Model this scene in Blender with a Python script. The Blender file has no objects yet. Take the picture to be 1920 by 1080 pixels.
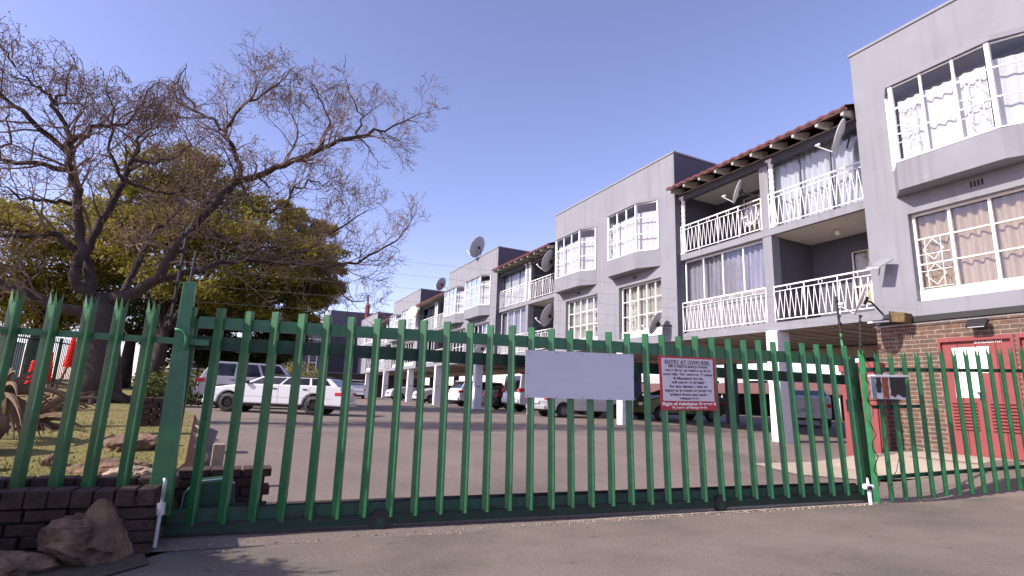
import bpy, bmesh, math, random
import numpy as np
from mathutils import Vector, Matrix, noise
R = math.radians
SC = bpy.context.scene
COL = SC.collection

# ------------------------------------------------------------------ camera
EYE = 1.25
YAW, PITCH, ROLL, FPX = R(26.1327), R(11.5013), R(2.1796), 997.56
fw = Vector((math.sin(YAW)*math.cos(PITCH), math.cos(YAW)*math.cos(PITCH), math.sin(PITCH)))
rt = Vector((math.cos(YAW), -math.sin(YAW), 0)); up = rt.cross(fw)
rt, up = math.cos(ROLL)*rt+math.sin(ROLL)*up, -math.sin(ROLL)*rt+math.cos(ROLL)*up
CAMP = Vector((0, 0, EYE))
cam = bpy.data.cameras.new('camera'); camo = bpy.data.objects.new('camera', cam); COL.objects.link(camo)
camo.matrix_world = Matrix(((rt.x, up.x, -fw.x, 0), (rt.y, up.y, -fw.y, 0), (rt.z, up.z, -fw.z, EYE), (0, 0, 0, 1)))
cam.sensor_width = 36; cam.lens = 36*FPX/1920; cam.clip_start = .05; cam.clip_end = 3000
SC.camera = camo

# ------------------------------------------------------------------ light
SUN_DIR = Vector((1, -.045, -.72)).normalized()          # direction the light travels
wd = bpy.data.worlds.new('World'); SC.world = wd; wd.use_nodes = True
nt = wd.node_tree; bg = nt.nodes['Background']
sky = nt.nodes.new('ShaderNodeTexSky'); sky.sky_type = 'NISHITA'; sky.sun_disc = False
sky.sun_elevation = math.asin(-SUN_DIR.z); sky.sun_rotation = R(270)
sky.air_density = 1.0; sky.dust_density = 2.2; sky.ozone_density = 3.0; sky.altitude = 1600
tint = nt.nodes.new('ShaderNodeMix'); tint.data_type = 'RGBA'; tint.blend_type = 'MULTIPLY'; tint.inputs[0].default_value = 1
tint.inputs[7].default_value = (1.86, 1.36, 1.45, 1)
nt.links.new(sky.outputs[0], tint.inputs[6]); nt.links.new(tint.outputs[2], bg.inputs[0]); bg.inputs[1].default_value = .14
sl = bpy.data.lights.new('sun', 'SUN'); sl.energy = 5.0; sl.angle = R(.55); sl.color = (1, .92, .82)
so = bpy.data.objects.new('sun', sl); COL.objects.link(so); so.rotation_euler = SUN_DIR.to_track_quat('-Z', 'Y').to_euler()
SC.view_settings.view_transform = 'Standard'; SC.view_settings.look = 'None'; SC.view_settings.exposure = 0.52; SC.view_settings.gamma = 1
SC.render.engine = 'CYCLES'
SC.cycles.max_bounces = 6; SC.cycles.transparent_max_bounces = 12; SC.cycles.use_denoising = True

# ------------------------------------------------------------------ projection helpers (pixels of the 1920x1080 photo)
def ray(x, y): return fw*FPX+(x-960)*rt-(y-540)*up
def onz(x, y, z): d = ray(x, y); return CAMP+d*((z-EYE)/d.z)
def onx(x, y, X): d = ray(x, y); return CAMP+d*(X/d.x)
def ony(x, y, Y): d = ray(x, y); return CAMP+d*(Y/d.y)
def onp(x, y, P, n): d = ray(x, y); return CAMP+d*(((P-CAMP).dot(n))/d.dot(n))
def interp(x, xs, ys): return float(np.interp(x, xs, ys))
def zlot(x, y):
    z = interp(y, [4.9, 6.5, 9.8, 60, 400], [0, .14, .36, .5, .7])
    s = max(0, min(1, (x-9.3)/3.0)); t = max(0, min(1, (9.0-y)/2.5)); u = max(0, min(1, (y-3.6)/1.2))
    return max(z, .46*s*s*(3-2*s)*t*u)
def zlawn(x, y): return interp(y, [5.3, 15, 36, 400], [.42, .80, 1.0, 1.4])

# ------------------------------------------------------------------ materials
def mat(name, col, rough=.8, metal=0, var=.12, scale=3.0, bump=0, bscale=40, col2=None, stretch=None, spec=.5, detail=6, thr=None):
    m = bpy.data.materials.new(name); m.use_nodes = True; n = m.node_tree; b = n.nodes['Principled BSDF']
    b.inputs['Roughness'].default_value = rough; b.inputs['Metallic'].default_value = metal
    b.inputs['Specular IOR Level'].default_value = spec
    tc = n.nodes.new('ShaderNodeNewGeometry'); mp = n.nodes.new('ShaderNodeMapping')
    n.links.new(tc.outputs['Position'], mp.inputs[0])
    if stretch: mp.inputs['Scale'].default_value = stretch
    ns = n.nodes.new('ShaderNodeTexNoise'); ns.inputs['Scale'].default_value = scale; ns.inputs['Detail'].default_value = detail
    ns.inputs['Roughness'].default_value = .62
    n.links.new(mp.outputs[0], ns.inputs[0])
    cr = n.nodes.new('ShaderNodeValToRGB')
    lo, hi = thr or (.3, .7)
    cr.color_ramp.elements[0].position = lo; cr.color_ramp.elements[1].position = hi
    c2 = col2 or tuple(min(1, c*(1+var)) for c in col); c1 = col if col2 else tuple(c*(1-var) for c in col)
    cr.color_ramp.elements[0].color = (*c1, 1); cr.color_ramp.elements[1].color = (*c2, 1)
    n.links.new(ns.outputs[0], cr.inputs[0]); n.links.new(cr.outputs[0], b.inputs['Base Color'])
    if bump:
        n2 = n.nodes.new('ShaderNodeTexNoise'); n2.inputs['Scale'].default_value = bscale; n2.inputs['Detail'].default_value = 4
        n.links.new(mp.outputs[0], n2.inputs[0])
        bp = n.nodes.new('ShaderNodeBump'); bp.inputs['Strength'].default_value = bump; bp.inputs['Distance'].default_value = .02
        n.links.new(n2.outputs[0], bp.inputs['Height']); n.links.new(bp.outputs[0], b.inputs['Normal'])
    m['cr'] = 1
    return m
def glass_mat(name, col=(.95, .97, 1), refl=.05, trans=.92):
    m = bpy.data.materials.new(name); m.use_nodes = True; n = m.node_tree; n.nodes.remove(n.nodes['Principled BSDF'])
    o = n.nodes['Material Output']; t = n.nodes.new('ShaderNodeBsdfTransparent'); t.inputs[0].default_value = (col[0]*trans, col[1]*trans, col[2]*trans, 1)
    g = n.nodes.new('ShaderNodeBsdfGlossy'); g.inputs['Roughness'].default_value = .02; g.inputs[0].default_value = (.9, .95, 1, 1)
    lw = n.nodes.new('ShaderNodeLayerWeight'); lw.inputs[0].default_value = .08
    ma = n.nodes.new('ShaderNodeMath'); ma.operation = 'MAXIMUM'; ma.inputs[1].default_value = refl
    mx = n.nodes.new('ShaderNodeMixShader'); n.links.new(lw.outputs[0], ma.inputs[0]); n.links.new(ma.outputs[0], mx.inputs[0])
    n.links.new(t.outputs[0], mx.inputs[1]); n.links.new(g.outputs[0], mx.inputs[2]); n.links.new(mx.outputs[0], o.inputs[0])
    return m
def brick_mat(name, cols, mortar, bw=.29, bh=.085, ms=.012, axis='y'):
    m = bpy.data.materials.new(name); m.use_nodes = True; n = m.node_tree; b = n.nodes['Principled BSDF']; b.inputs['Roughness'].default_value = .9
    g = n.nodes.new('ShaderNodeNewGeometry'); sp = n.nodes.new('ShaderNodeSeparateXYZ'); cb = n.nodes.new('ShaderNodeCombineXYZ')
    n.links.new(g.outputs['Position'], sp.inputs[0])
    if axis == 'y': n.links.new(sp.outputs[1], cb.inputs[0])
    else: n.links.new(sp.outputs[0], cb.inputs[0])
    n.links.new(sp.outputs[2], cb.inputs[1])
    br = n.nodes.new('ShaderNodeTexBrick'); n.links.new(cb.outputs[0], br.inputs[0])
    br.inputs['Scale'].default_value = 1; br.inputs['Brick Width'].default_value = bw; br.inputs['Row Height'].default_value = bh
    br.inputs['Mortar Size'].default_value = ms; br.inputs['Mortar Smooth'].default_value = .3; br.inputs['Bias'].default_value = 0
    br.inputs['Color1'].default_value = (*cols[0], 1); br.inputs['Color2'].default_value = (*cols[1], 1); br.inputs['Mortar'].default_value = (*mortar, 1)
    ns = n.nodes.new('ShaderNodeTexNoise'); ns.inputs['Scale'].default_value = 9; n.links.new(g.outputs['Position'], ns.inputs[0])
    mx = n.nodes.new('ShaderNodeMix'); mx.data_type = 'RGBA'; mx.blend_type = 'MULTIPLY'; mx.inputs[0].default_value = .55
    cr = n.nodes.new('ShaderNodeValToRGB'); cr.color_ramp.elements[0].position = .3; cr.color_ramp.elements[1].position = .7
    cr.color_ramp.elements[0].color = (.5, .45, .45, 1); cr.color_ramp.elements[1].color = (1.3, 1.25, 1.2, 1)
    n.links.new(ns.outputs[0], cr.inputs[0]); n.links.new(br.outputs[0], mx.inputs[6]); n.links.new(cr.outputs[0], mx.inputs[7])
    n.links.new(mx.outputs[2], b.inputs['Base Color'])
    bp = n.nodes.new('ShaderNodeBump'); bp.inputs['Strength'].default_value = .8; bp.inputs['Distance'].default_value = .02; bp.invert = True
    n.links.new(br.outputs['Fac'], bp.inputs['Height']); n.links.new(bp.outputs[0], b.inputs['Normal'])
    return m
def ramp_extra(m, scale, lo, hi, col, fac=1.0, stretch=None):
    """lay a second patch colour over a mat() material"""
    n = m.node_tree; b = n.nodes['Principled BSDF']; src = b.inputs['Base Color'].links[0].from_socket
    g = n.nodes.new('ShaderNodeNewGeometry'); mp = n.nodes.new('ShaderNodeMapping'); n.links.new(g.outputs['Position'], mp.inputs[0])
    mp.inputs['Location'].default_value = (3.1, 7.7, 1.3)
    if stretch: mp.inputs['Scale'].default_value = stretch
    ns = n.nodes.new('ShaderNodeTexNoise'); ns.inputs['Scale'].default_value = scale; ns.inputs['Detail'].default_value = 5; n.links.new(mp.outputs[0], ns.inputs[0])
    cr = n.nodes.new('ShaderNodeValToRGB'); cr.color_ramp.elements[0].position = lo; cr.color_ramp.elements[1].position = hi
    cr.color_ramp.elements[1].color = (fac, fac, fac, 1); n.links.new(ns.outputs[0], cr.inputs[0])
    mx = n.nodes.new('ShaderNodeMix'); mx.data_type = 'RGBA'; n.links.new(cr.outputs[0], mx.inputs[0]); n.links.new(src, mx.inputs[6]); mx.inputs[7].default_value = (*col, 1)
    n.links.new(mx.outputs[2], b.inputs['Base Color'])
    return m

M = {}
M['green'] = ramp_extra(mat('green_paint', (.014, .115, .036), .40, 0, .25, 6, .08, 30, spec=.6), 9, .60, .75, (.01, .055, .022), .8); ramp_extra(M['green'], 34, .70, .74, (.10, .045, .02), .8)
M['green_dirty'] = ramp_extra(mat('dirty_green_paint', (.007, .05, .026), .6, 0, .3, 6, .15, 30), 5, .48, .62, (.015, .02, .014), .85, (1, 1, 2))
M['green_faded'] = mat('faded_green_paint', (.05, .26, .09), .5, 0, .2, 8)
M['green_dark'] = mat('dark_green_paint', (.008, .06, .035), .5, 0, .2, 8)
M['wall'] = ramp_extra(mat('grey_plaster', (.225, .228, .258), .93, 0, .07, 1.2, .25, 60), .8, .5, .8, (.19, .19, .215), .6, (1, 1, .25)); ramp_extra(M['wall'], 2.2, .54, .72, (.165, .16, .17), .55, (1, 2.2, .12)); ramp_extra(M['wall'], 5, .66, .74, (.30, .30, .32), .5)
M['trimgrey'] = mat('grey_trim', (.23, .23, .255), .9, 0, .06, 2)
M['darkgrey'] = mat('dark_and_shaded_plaster', (.085, .088, .115), .9, 0, .1, 1.5, .15, 60)  # dark plaster; on block end faces it carries the shade in its colour
M['beam'] = mat('dark_beam', (.07, .075, .095), .8)
M['white'] = mat('white_paint', (.80, .80, .80), .5, 0, .04, 4)
M['whitecol'] = ramp_extra(mat('white_column_paint', (.78, .78, .80), .7, 0, .04, 2), 3, .6, .8, (.5, .48, .45), .5)
M['ceil'] = mat('ceiling_paint', (.62, .58, .54), .9, 0, .05, 3)
M['soffit'] = mat('concrete_soffit', (.38, .32, .27), .9, 0, .2, 2, stretch=(.2, 4, 1))
M['rafter'] = mat('weathered_rafter_paint', (.42, .38, .34), .9, 0, .2, 6); M['tile'] = mat('red_roof_tile', (.11, .026, .024), .8, 0, .3, 5)
M['glass'] = glass_mat('window_glass')
M['glassdark'] = mat('dark_glass', (.012, .014, .018), .06, 0, .1, 1, spec=.8)
M['curt_w'] = mat('white_curtain', (.50, .49, .48), .9, 0, .12, 2, col2=(.66, .65, .62), stretch=(1, 9, .5))
M['curt_c'] = mat('cream_curtain', (.46, .42, .34), .9, 0, .12, 2, col2=(.60, .55, .46), stretch=(1, 9, .5)); M['curt_b'] = mat('beige_curtain', (.40, .29, .18), .9, 0, .12, 2, col2=(.50, .38, .25), stretch=(1, 9, .5))
M['curt_y'] = mat('yellow_curtain', (.62, .50, .26), .9, 0, .1, 2)
M['curt_g'] = mat('grey_curtain', (.34, .31, .34), .9, 0, .35, 2, stretch=(1, 8, .3))
M['brick'] = brick_mat('brown_face_brick', ((.15, .080, .052), (.095, .065, .052)), (.24, .21, .17), .30, .088, .012, 'y')
M['brickx'] = brick_mat('brown_face_brick_end', ((.15, .080, .052), (.095, .065, .052)), (.24, .21, .17), .30, .088, .012, 'x')
M['oldbrick'] = mat('old_brick', (.030, .018, .016), .95, 0, .45, 9, .8, 40, col2=(.085, .045, .036))
M['mortar'] = mat('dark_mortar', (.035, .03, .028), .95, 0, .3, 9, .5)
M['asphalt'] = mat('asphalt_road', (.150, .120, .096), .92, 0, .22, 1.1, .6, 110, col2=(.215, .175, .142), stretch=(1, 1.4, 1), detail=9)
ramp_extra(M['asphalt'], .55, .52, .66, (.085, .075, .068), .6); ramp_extra(M['asphalt'], 5, .68, .73, (.05, .045, .042), .55, (1, 1.8, 1)); ramp_extra(M['asphalt'], 42, .56, .66, (.27, .23, .19), .45); ramp_extra(M['asphalt'], 55, .58, .68, (.05, .042, .036), .5)
M['lot'] = mat('car_park_asphalt', (.145, .113, .097), .95, 0, .2, .9, .4, 110, col2=(.21, .165, .143), detail=9)
ramp_extra(M['lot'], 1.4, .58, .68, (.17, .135, .11), .5); ramp_extra(M['lot'], .35, .55, .7, (.065, .06, .06), .55); ramp_extra(M['lot'], 26, .58, .68, (.28, .23, .20), .4); ramp_extra(M['lot'], 31, .58, .68, (.06, .05, .045), .4)
def cracks(m, scale, w, col, fac):
    n = m.node_tree; b = n.nodes['Principled BSDF']; src = b.inputs['Base Color'].links[0].from_socket
    g = n.nodes.new('ShaderNodeNewGeometry'); ns = n.nodes.new('ShaderNodeTexNoise'); ns.inputs['Scale'].default_value = 1.6; ns.inputs['Detail'].default_value = 6; n.links.new(g.outputs['Position'], ns.inputs[0])
    ad = n.nodes.new('ShaderNodeMix'); ad.data_type = 'VECTOR'; ad.inputs[0].default_value = .35; n.links.new(g.outputs['Position'], ad.inputs[4]); n.links.new(ns.outputs['Color'], ad.inputs[5])
    v = n.nodes.new('ShaderNodeTexVoronoi'); v.feature = 'DISTANCE_TO_EDGE'; v.inputs['Scale'].default_value = scale; n.links.new(ad.outputs[1], v.inputs[0])
    cr = n.nodes.new('ShaderNodeValToRGB'); cr.color_ramp.elements[0].position = 0; cr.color_ramp.elements[1].position = w; cr.color_ramp.elements[0].color = (fac, fac, fac, 1); cr.color_ramp.elements[1].color = (0, 0, 0, 1)
    n.links.new(v.outputs[0], cr.inputs[0]); mx = n.nodes.new('ShaderNodeMix'); mx.data_type = 'RGBA'; n.links.new(cr.outputs[0], mx.inputs[0]); n.links.new(src, mx.inputs[6]); mx.inputs[7].default_value = (*col, 1); n.links.new(mx.outputs[2], b.inputs['Base Color'])
M['soil'] = mat('red_soil', (.20, .09, .045), 1, 0, .3, 4, .5, 60, col2=(.30, .15, .08))
M['concrete'] = mat('concrete', (.34, .28, .22), .95, 0, .2, 3, .5, 70, col2=(.42, .36, .28))
M['grass'] = mat('lawn_grass', (.15, .14, .03), 1, 0, .3, 1.6, .9, 90, col2=(.26, .21, .07), detail=10)
ramp_extra(M['grass'], .45, .5, .64, (.22, .12, .07), .55)
M['rock'] = mat('rock', (.035, .024, .020), .95, 0, .4, 5.5, 1.0, 22, col2=(.30, .18, .11), detail=12)
M['rockpale'] = mat('pale_rock', (.26, .19, .14), .95, 0, .3, 3, .7, 20, col2=(.42, .31, .22))
M['bark'] = mat('tree_bark', (.030, .020, .018), .95, 0, .4, 5, .8, 25, col2=(.065, .045, .04), stretch=(1, 1, .4))
M['twig'] = mat('bare_twigs', (.11, .072, .055), .95, 0, .3, 1.2, col2=(.24, .16, .12))
M['pods'] = mat('dry_seed_pods', (.24, .13, .08), .9, 0, .4, 2, col2=(.36, .21, .13))
def leafmat(name, c1, c2):
    m = mat(name, c1, .75, 0, .3, .9, col2=c2); n = m.node_tree; b = n.nodes['Principled BSDF']
    src = b.inputs['Base Color'].links[0].from_socket; t = n.nodes.new('ShaderNodeBsdfTranslucent'); n.links.new(src, t.inputs[0])
    mx = n.nodes.new('ShaderNodeMixShader'); mx.inputs[0].default_value = .42; n.links.new(b.outputs[0], mx.inputs[1]); n.links.new(t.outputs[0], mx.inputs[2])
    n.links.new(mx.outputs[0], n.nodes['Material Output'].inputs[0]); return m
M['leaf'] = leafmat('olive_leaves', (.11, .108, .018), (.35, .29, .045))
M['leafd'] = leafmat('dark_green_leaves', (.03, .05, .015), (.11, .12, .025))
M['leafy'] = leafmat('yellow_green_leaves', (.18, .16, .022), (.40, .33, .05))
M['black'] = mat('black_plastic', (.012, .012, .013), .6)
M['rubber'] = mat('tyre_rubber', (.018, .018, .018), .8)
M['steel'] = mat('galvanised_steel', (.42, .43, .45), .45, .6, .1)
M['carwhite'] = mat('white_car_paint', (.56, .57, .61), .22, 0, .02, 1, spec=.8)
M['carsilver'] = mat('silver_car_paint', (.50, .50, .52), .25, .5, .03, 1)
M['cardark'] = mat('dark_car_paint', (.02, .022, .03), .25, 0, .05, 1)
M['cargreen'] = mat('olive_car_paint', (.10, .11, .05), .25, .4, .05, 1)
M['redlamp'] = mat('red_lamp_lens', (.45, .02, .03), .25)
M['lamp'] = mat('clear_lamp_lens', (.6, .62, .65), .15)
M['redpaint'] = ramp_extra(mat('red_door_paint', (.22, .045, .045), .7, 0, .12, 2, .1, 20), 2, .6, .75, (.17, .045, .04), .6)
M['signred'] = mat('sign_red', (.36, .02, .03), .5, 0, .06)
M['signwhite'] = mat('sign_face', (.50, .48, .54), .5, 0, .05)
M['signtext'] = mat('sign_lettering', (.07, .03, .06), .6)
M['signpale'] = mat('sign_pale_lettering', (.75, .65, .66), .6)
M['blank'] = ramp_extra(mat('blank_sign_metal', (.43, .44, .51), .42, 0, .04, 2, .04, 3), 3, .55, .7, (.48, .48, .56), .6, (.3, 1, 8))
M['paper'] = mat('white_paper', (.85, .86, .88), .8, 0, .02)
M['dish'] = mat('dish_grey', (.40, .39, .41), .5, 0, .06, 2)
M['dishw'] = mat('dish_pale', (.62, .62, .62), .5, 0, .06, 2)
M['dishy'] = mat('dish_rusty_cream', (.62, .52, .33), .6, 0, .2, 2)
M['rust'] = mat('rusty_patch', (.22, .06, .02), .9, 0, .4, 14)
M['flower'] = mat('red_aloe_flower', (.75, .035, .02), .7, 0, .2, 8)
M['aloe'] = mat('aloe_leaf', (.10, .075, .045), .8, 0, .3, 5, col2=(.20, .11, .06))
M['farwhite'] = mat('far_white_wall', (.42, .40, .38), .9)
M['yellowbox'] = mat('weathered_yellow_box', (.13, .085, .035), .8, 0, .4, 15)
M['glow'] = mat('lamp_globe', (.75, .75, .72), .4)
M['lidblue'] = mat('painted_box_blue_grey', (.17, .21, .25), .6, 0, .15, 6)
M['chimney'] = mat('red_pipe_paint', (.22, .05, .05), .7)
M['debris'] = mat('dry_leaf_litter', (.30, .22, .13), .9, 0, .3, 20)

# ------------------------------------------------------------------ mesh builder
class MB:
    def __init__(s): s.v = []; s.f = []
    def add(s, vs, fs):
        o = len(s.v); s.v += [tuple(v) for v in vs]; s.f += [tuple(i+o for i in f) for f in fs]; return s
    def box(s, x0, x1, y0, y1, z0, z1):
        return s.add([(x, y, z) for x in (x0, x1) for y in (y0, y1) for z in (z0, z1)],
                     [(0, 1, 3, 2), (4, 6, 7, 5), (0, 4, 5, 1), (2, 3, 7, 6), (0, 2, 6, 4), (1, 5, 7, 3)])
    def obox(s, c, ax, ay, az, hx, hy, hz):
        c = Vector(c); vs = [c+ax*(i*hx)+ay*(j*hy)+az*(k*hz) for i in (-1, 1) for j in (-1, 1) for k in (-1, 1)]
        return s.add(vs, [(0, 1, 3, 2), (4, 6, 7, 5), (0, 4, 5, 1), (2, 3, 7, 6), (0, 2, 6, 4), (1, 5, 7, 3)])
    def bar(s, p, q, w, d=None, side=None):
        p = Vector(p); q = Vector(q); a = (q-p); L = a.length
        if L < 1e-6: return s
        a /= L; sd = side or (Vector((0, 0, 1)) if abs(a.z) < .9 else Vector((0, 1, 0)))
        b = a.cross(sd).normalized(); c = b.cross(a)
        return s.obox((p+q)/2, a, b, c, L/2, (d or w)/2, w/2)
    def tube(s, pts, rs, n=6, cap=True):
        pts = [Vector(p) for p in pts]
        if not hasattr(rs, '__len__'): rs = [rs]*len(pts)
        o = len(s.v); prev = None
        for i, p in enumerate(pts):
            t = (pts[min(i+1, len(pts)-1)]-pts[max(i-1, 0)])
            t = t.normalized() if t.length > 1e-9 else Vector((0, 0, 1))
            if prev is None: b = t.orthogonal().normalized()
            else:
                b = prev-t*prev.dot(t); b = b.normalized() if b.length > 1e-6 else t.orthogonal().normalized()
            prev = b; c = t.cross(b)
            for k in range(n):
                a = 2*math.pi*k/n; s.v.append(tuple(p+(b*math.cos(a)+c*math.sin(a))*rs[i]))
        for i in range(len(pts)-1):
            for k in range(n):
                k2 = (k+1) % n; s.f.append((o+i*n+k, o+i*n+k2, o+(i+1)*n+k2, o+(i+1)*n+k))
        if cap and n > 3:
            s.f.append(tuple(o+k for k in range(n))[::-1]); s.f.append(tuple(o+(len(pts)-1)*n+k for k in range(n)))
        return s
    def prism(s, poly, d):
        """poly: list of 3D points, extruded by vector d"""
        n = len(poly); d = Vector(d); vs = [Vector(p) for p in poly]; vs += [v+d for v in vs]
        return s.add(vs, [tuple(range(n))[::-1], tuple(range(n, 2*n))]+[(i, (i+1) % n, n+(i+1) % n, n+i) for i in range(n)])
    def quad(s, a, b, c, d): return s.add([a, b, c, d], [(0, 1, 2, 3)])
    def build(s, name, m, parent=None, smooth=False, bevel=0):
        me = bpy.data.meshes.new(name); me.from_pydata(s.v, [], s.f); me.update()
        bm = bmesh.new(); bm.from_mesh(me); bmesh.ops.recalc_face_normals(bm, faces=bm.faces); bm.to_mesh(me); bm.free()
        me.materials.append(M[m] if isinstance(m, str) else m)
        if smooth: me.polygons.foreach_set('use_smooth', [True]*len(me.polygons))
        o = bpy.data.objects.new(name, me); COL.objects.link(o)
        if parent:
            o.parent = parent
        if bevel:
            md = o.modifiers.new('b', 'BEVEL'); md.width = bevel; md.segments = 2; md.limit_method = 'ANGLE'; md.angle_limit = R(35)
        return o
def tag(o, label=None, cat=None, group=None, kind=None):
    if label: o['label'] = label
    if cat: o['category'] = cat
    if group: o['group'] = group
    if kind: o['kind'] = kind
    return o
def thing(name, label, cat, loc=(0, 0, 0), rz=0, group=None):
    o = bpy.data.objects.new(name, None); COL.objects.link(o); o.location = loc; o.rotation_euler = (0, 0, rz); o.empty_display_size = .1
    return tag(o, label, cat, group)
def setw(o, root):
    """parent a mesh built in world coordinates to root keeping its place"""
    inv = (Matrix.Translation(root.location) @ root.rotation_euler.to_matrix().to_4x4()).inverted()
    o.data.transform(inv); o.parent = root; return o
def copy_tree(o, parent=None):
    c = o.copy(); COL.objects.link(c); c.parent = parent
    for ch in [x for x in COL.objects if x.parent == o]: copy_tree(ch, c)
    return c
def text_mesh(txt, size, origin, ax, ay, sx=1, align='CENTER', bold=0, ext=.001):
    cu = bpy.data.curves.new('t', 'FONT'); cu.body = txt; cu.size = size; cu.align_x = align; cu.offset = bold; cu.extrude = ext
    o = bpy.data.objects.new('t', cu); COL.objects.link(o); dg = bpy.context.evaluated_depsgraph_get()
    me = bpy.data.meshes.new_from_object(o.evaluated_get(dg)); bpy.data.objects.remove(o)
    az = ax.cross(ay)
    mb = MB(); mb.v = [tuple(Vector(origin)+ax*(v.co.x*sx)+ay*v.co.y+az*v.co.z) for v in me.vertices]; mb.f = [tuple(p.vertices) for p in me.polygons]
    return mb

# ================================================================== SETTING
def sheet(name, xs, ys, zf, m, sub=1):
    mb = MB(); nx, ny = len(xs), len(ys)
    mb.v = [(x, y, zf(x, y)) for y in ys for x in xs]
    mb.f = [(j*nx+i, j*nx+i+1, (j+1)*nx+i+1, (j+1)*nx+i) for j in range(ny-1) for i in range(nx-1)]
    return tag(mb.build(name, m, smooth=True), kind='structure')
def gate_y(x): return 5.32-.0711*(x+.43)           # line of the gate on the ground
sheet('ground', [-900, 900], [-700, 1500], lambda x, y: -.30, 'soil')
# road in front of the gate, up to the gate line
mb = MB(); pts = [(-60, -40), (80, -40), (80, gate_y(8)-.5), (14, 3.9), (11, 4.15), (8.3, gate_y(8.3)-.13), (-.35, gate_y(-.35)-.28), (-.75, 4.6), (-.9, 3.6), (-2.2, 2.4), (-60, 2.2)]
o = mb.add([(x, y, 0 if x < 9 else .02+.02*(x-9)) for x, y in pts], [tuple(range(len(pts)))]).build('road', 'asphalt'); tag(o, kind='structure')
lin = lambda a, b, n: [a+(b-a)*i/n for i in range(n+1)]
xs = lin(-8, 8, 8)+lin(8.5, 13, 14)+lin(14, 60, 12); ys = [gate_y(0)-.42]+lin(5.0, 10, 20)+lin(11, 70, 30)+[140, 400]
def zl(x, y):
    if y < 5.3 and x < 8.0: return -.004+.0*x if y > 4.9 else -.006
    return zlot(x, y) - .004
mb = MB(); rows = []
for j in range(40):
    t = j/39; rows.append(t)
ny = 60; XS = lin(-3.2, 8.2, 12)+lin(8.6, 13, 16)+lin(14, 70, 14)
def lotpt(x, j):
    y0 = gate_y(x)-.27 if x < 8.4 else interp(x, [8.4, 11, 14, 80], [4.42, 4.1, 3.85, 3.8])
    ystops = [0, .25, .5, .8, 1.1, 1.5, 2, 2.5, 3, 3.5, 4, 4.5, 5, 6, 8, 11, 15, 20, 28, 40, 60, 90, 150, 300, 700]
    y = y0+ystops[j]
    z = zlot(x, y) if ystops[j] > 0 else (0 if x < 9 else .02+.02*(x-9))
    return (x, y, z+.002)
n = len(XS); mb.v = [lotpt(x, j) for j in range(25) for x in XS]
mb.f = [(j*n+i, j*n+i+1, (j+1)*n+i+1, (j+1)*n+i) for j in range(24) for i in range(n-1)]
tag(mb.build('car_park', 'lot', smooth=True), kind='structure')
# lawn to the left
def lawn_edge(y): return interp(y, [5.2, 6.5, 12.2, 16, 18.5, 22, 60, 700], [-.55, -.42, -.75, -1.7, -3.0, -3.1, -6, -30])
mb = MB(); YS = [5.42, 5.8, 6.5, 7.5, 9, 11, 12.2, 14, 16, 17, 18.5, 20, 22, 26, 32, 45, 70, 130, 300, 700]; T = [0, .01, .04, .08, .15, .25, .4, .6, .8, 1]
mb.v = [(lawn_edge(y)-t*(45+y*1.2), y, zlawn(0, y)+.02*noise.noise(Vector((t*30, y, 0)))) for y in YS for t in T]
n = len(T); mb.f = [(j*n+i, j*n+i+1, (j+1)*n+i+1, (j+1)*n+i) for j in range(len(YS)-1) for i in range(n-1)]
tag(mb.build('lawn', 'grass', smooth=True), kind='structure')
# soil bank under the lawn edge, threshold strips under the gate, concrete apron by the brick wall
mb = MB()
for a, b in zip(YS[:-1], YS[1:]):
    ea, eb = lawn_edge(a), lawn_edge(b); mb.quad((ea, a, zlawn(0, a)+.003), (eb, b, zlawn(0, b)+.003), (eb+.22, b, zlot(0, b)-.05), (ea+.22, a, zlot(0, a)-.05))
tag(mb.build('soil_bank', 'soil'), kind='structure')
mb = MB(); L = [(x, gate_y(x)) for x in lin(-.4, 8.3, 24)]; rnd = random.Random(4)
for (xa, ya), (xb, yb) in zip(L[:-1], L[1:]): mb.quad((xa, ya-.10, .010), (xb, yb-.10, .010), (xb, yb+.16, .012), (xa, ya+.16, .012))
tag(mb.build('gate_track_slab', 'concrete'), kind='structure')
mb = MB(); rnd = random.Random(9); top = [(x, gate_y(x)+.16+.16*rnd.random()+.12*max(0, math.sin(x*1.7+.5))) for x in lin(.3, 4.2, 26)]
for (xa, ya), (xb, yb) in zip(top[:-1], top[1:]): mb.quad((xa, gate_y(xa)+.15, zlot(0, gate_y(xa)+.15)+.012), (xb, gate_y(xb)+.15, zlot(0, gate_y(xb)+.15)+.012), (xb, yb, zlot(0, yb)+.008), (xa, ya, zlot(0, ya)+.008))
tag(mb.build('soil_patch', 'soil'), kind='structure')
mb = MB(); A = [(8.6, 6.3), (9.6, 5.75), (10.4, 5.35), (11.2, 4.9), (12.0, 4.6), (13, 4.3), (14, 4.0)]; 
for (xa, ya), (xb, yb) in zip(A[:-1], A[1:]):
    ya2, yb2 = max(7.2, ya+.5), max(7.2, yb+.5)
    for k in range(6):
        a0, a1, b0, b1 = ya+(ya2-ya)*k/6, ya+(ya2-ya)*(k+1)/6, yb+(yb2-yb)*k/6, yb+(yb2-yb)*(k+1)/6
        mb.quad((xa, a0, zlot(xa, a0)+.014), (xb, b0, zlot(xb, b0)+.014), (xb, b1, zlot(xb, b1)+.014), (xa, a1, zlot(xa, a1)+.014))
tag(mb.build('concrete_apron', 'concrete', smooth=True), kind='structure')
mb = MB(); P = [(-3.4, 5.15), (-.5, 5.0), (-.42, 4.72), (-.72, 4.45), (-.95, 3.7), (-1.9, 2.6), (-4, 2.3)]
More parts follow.
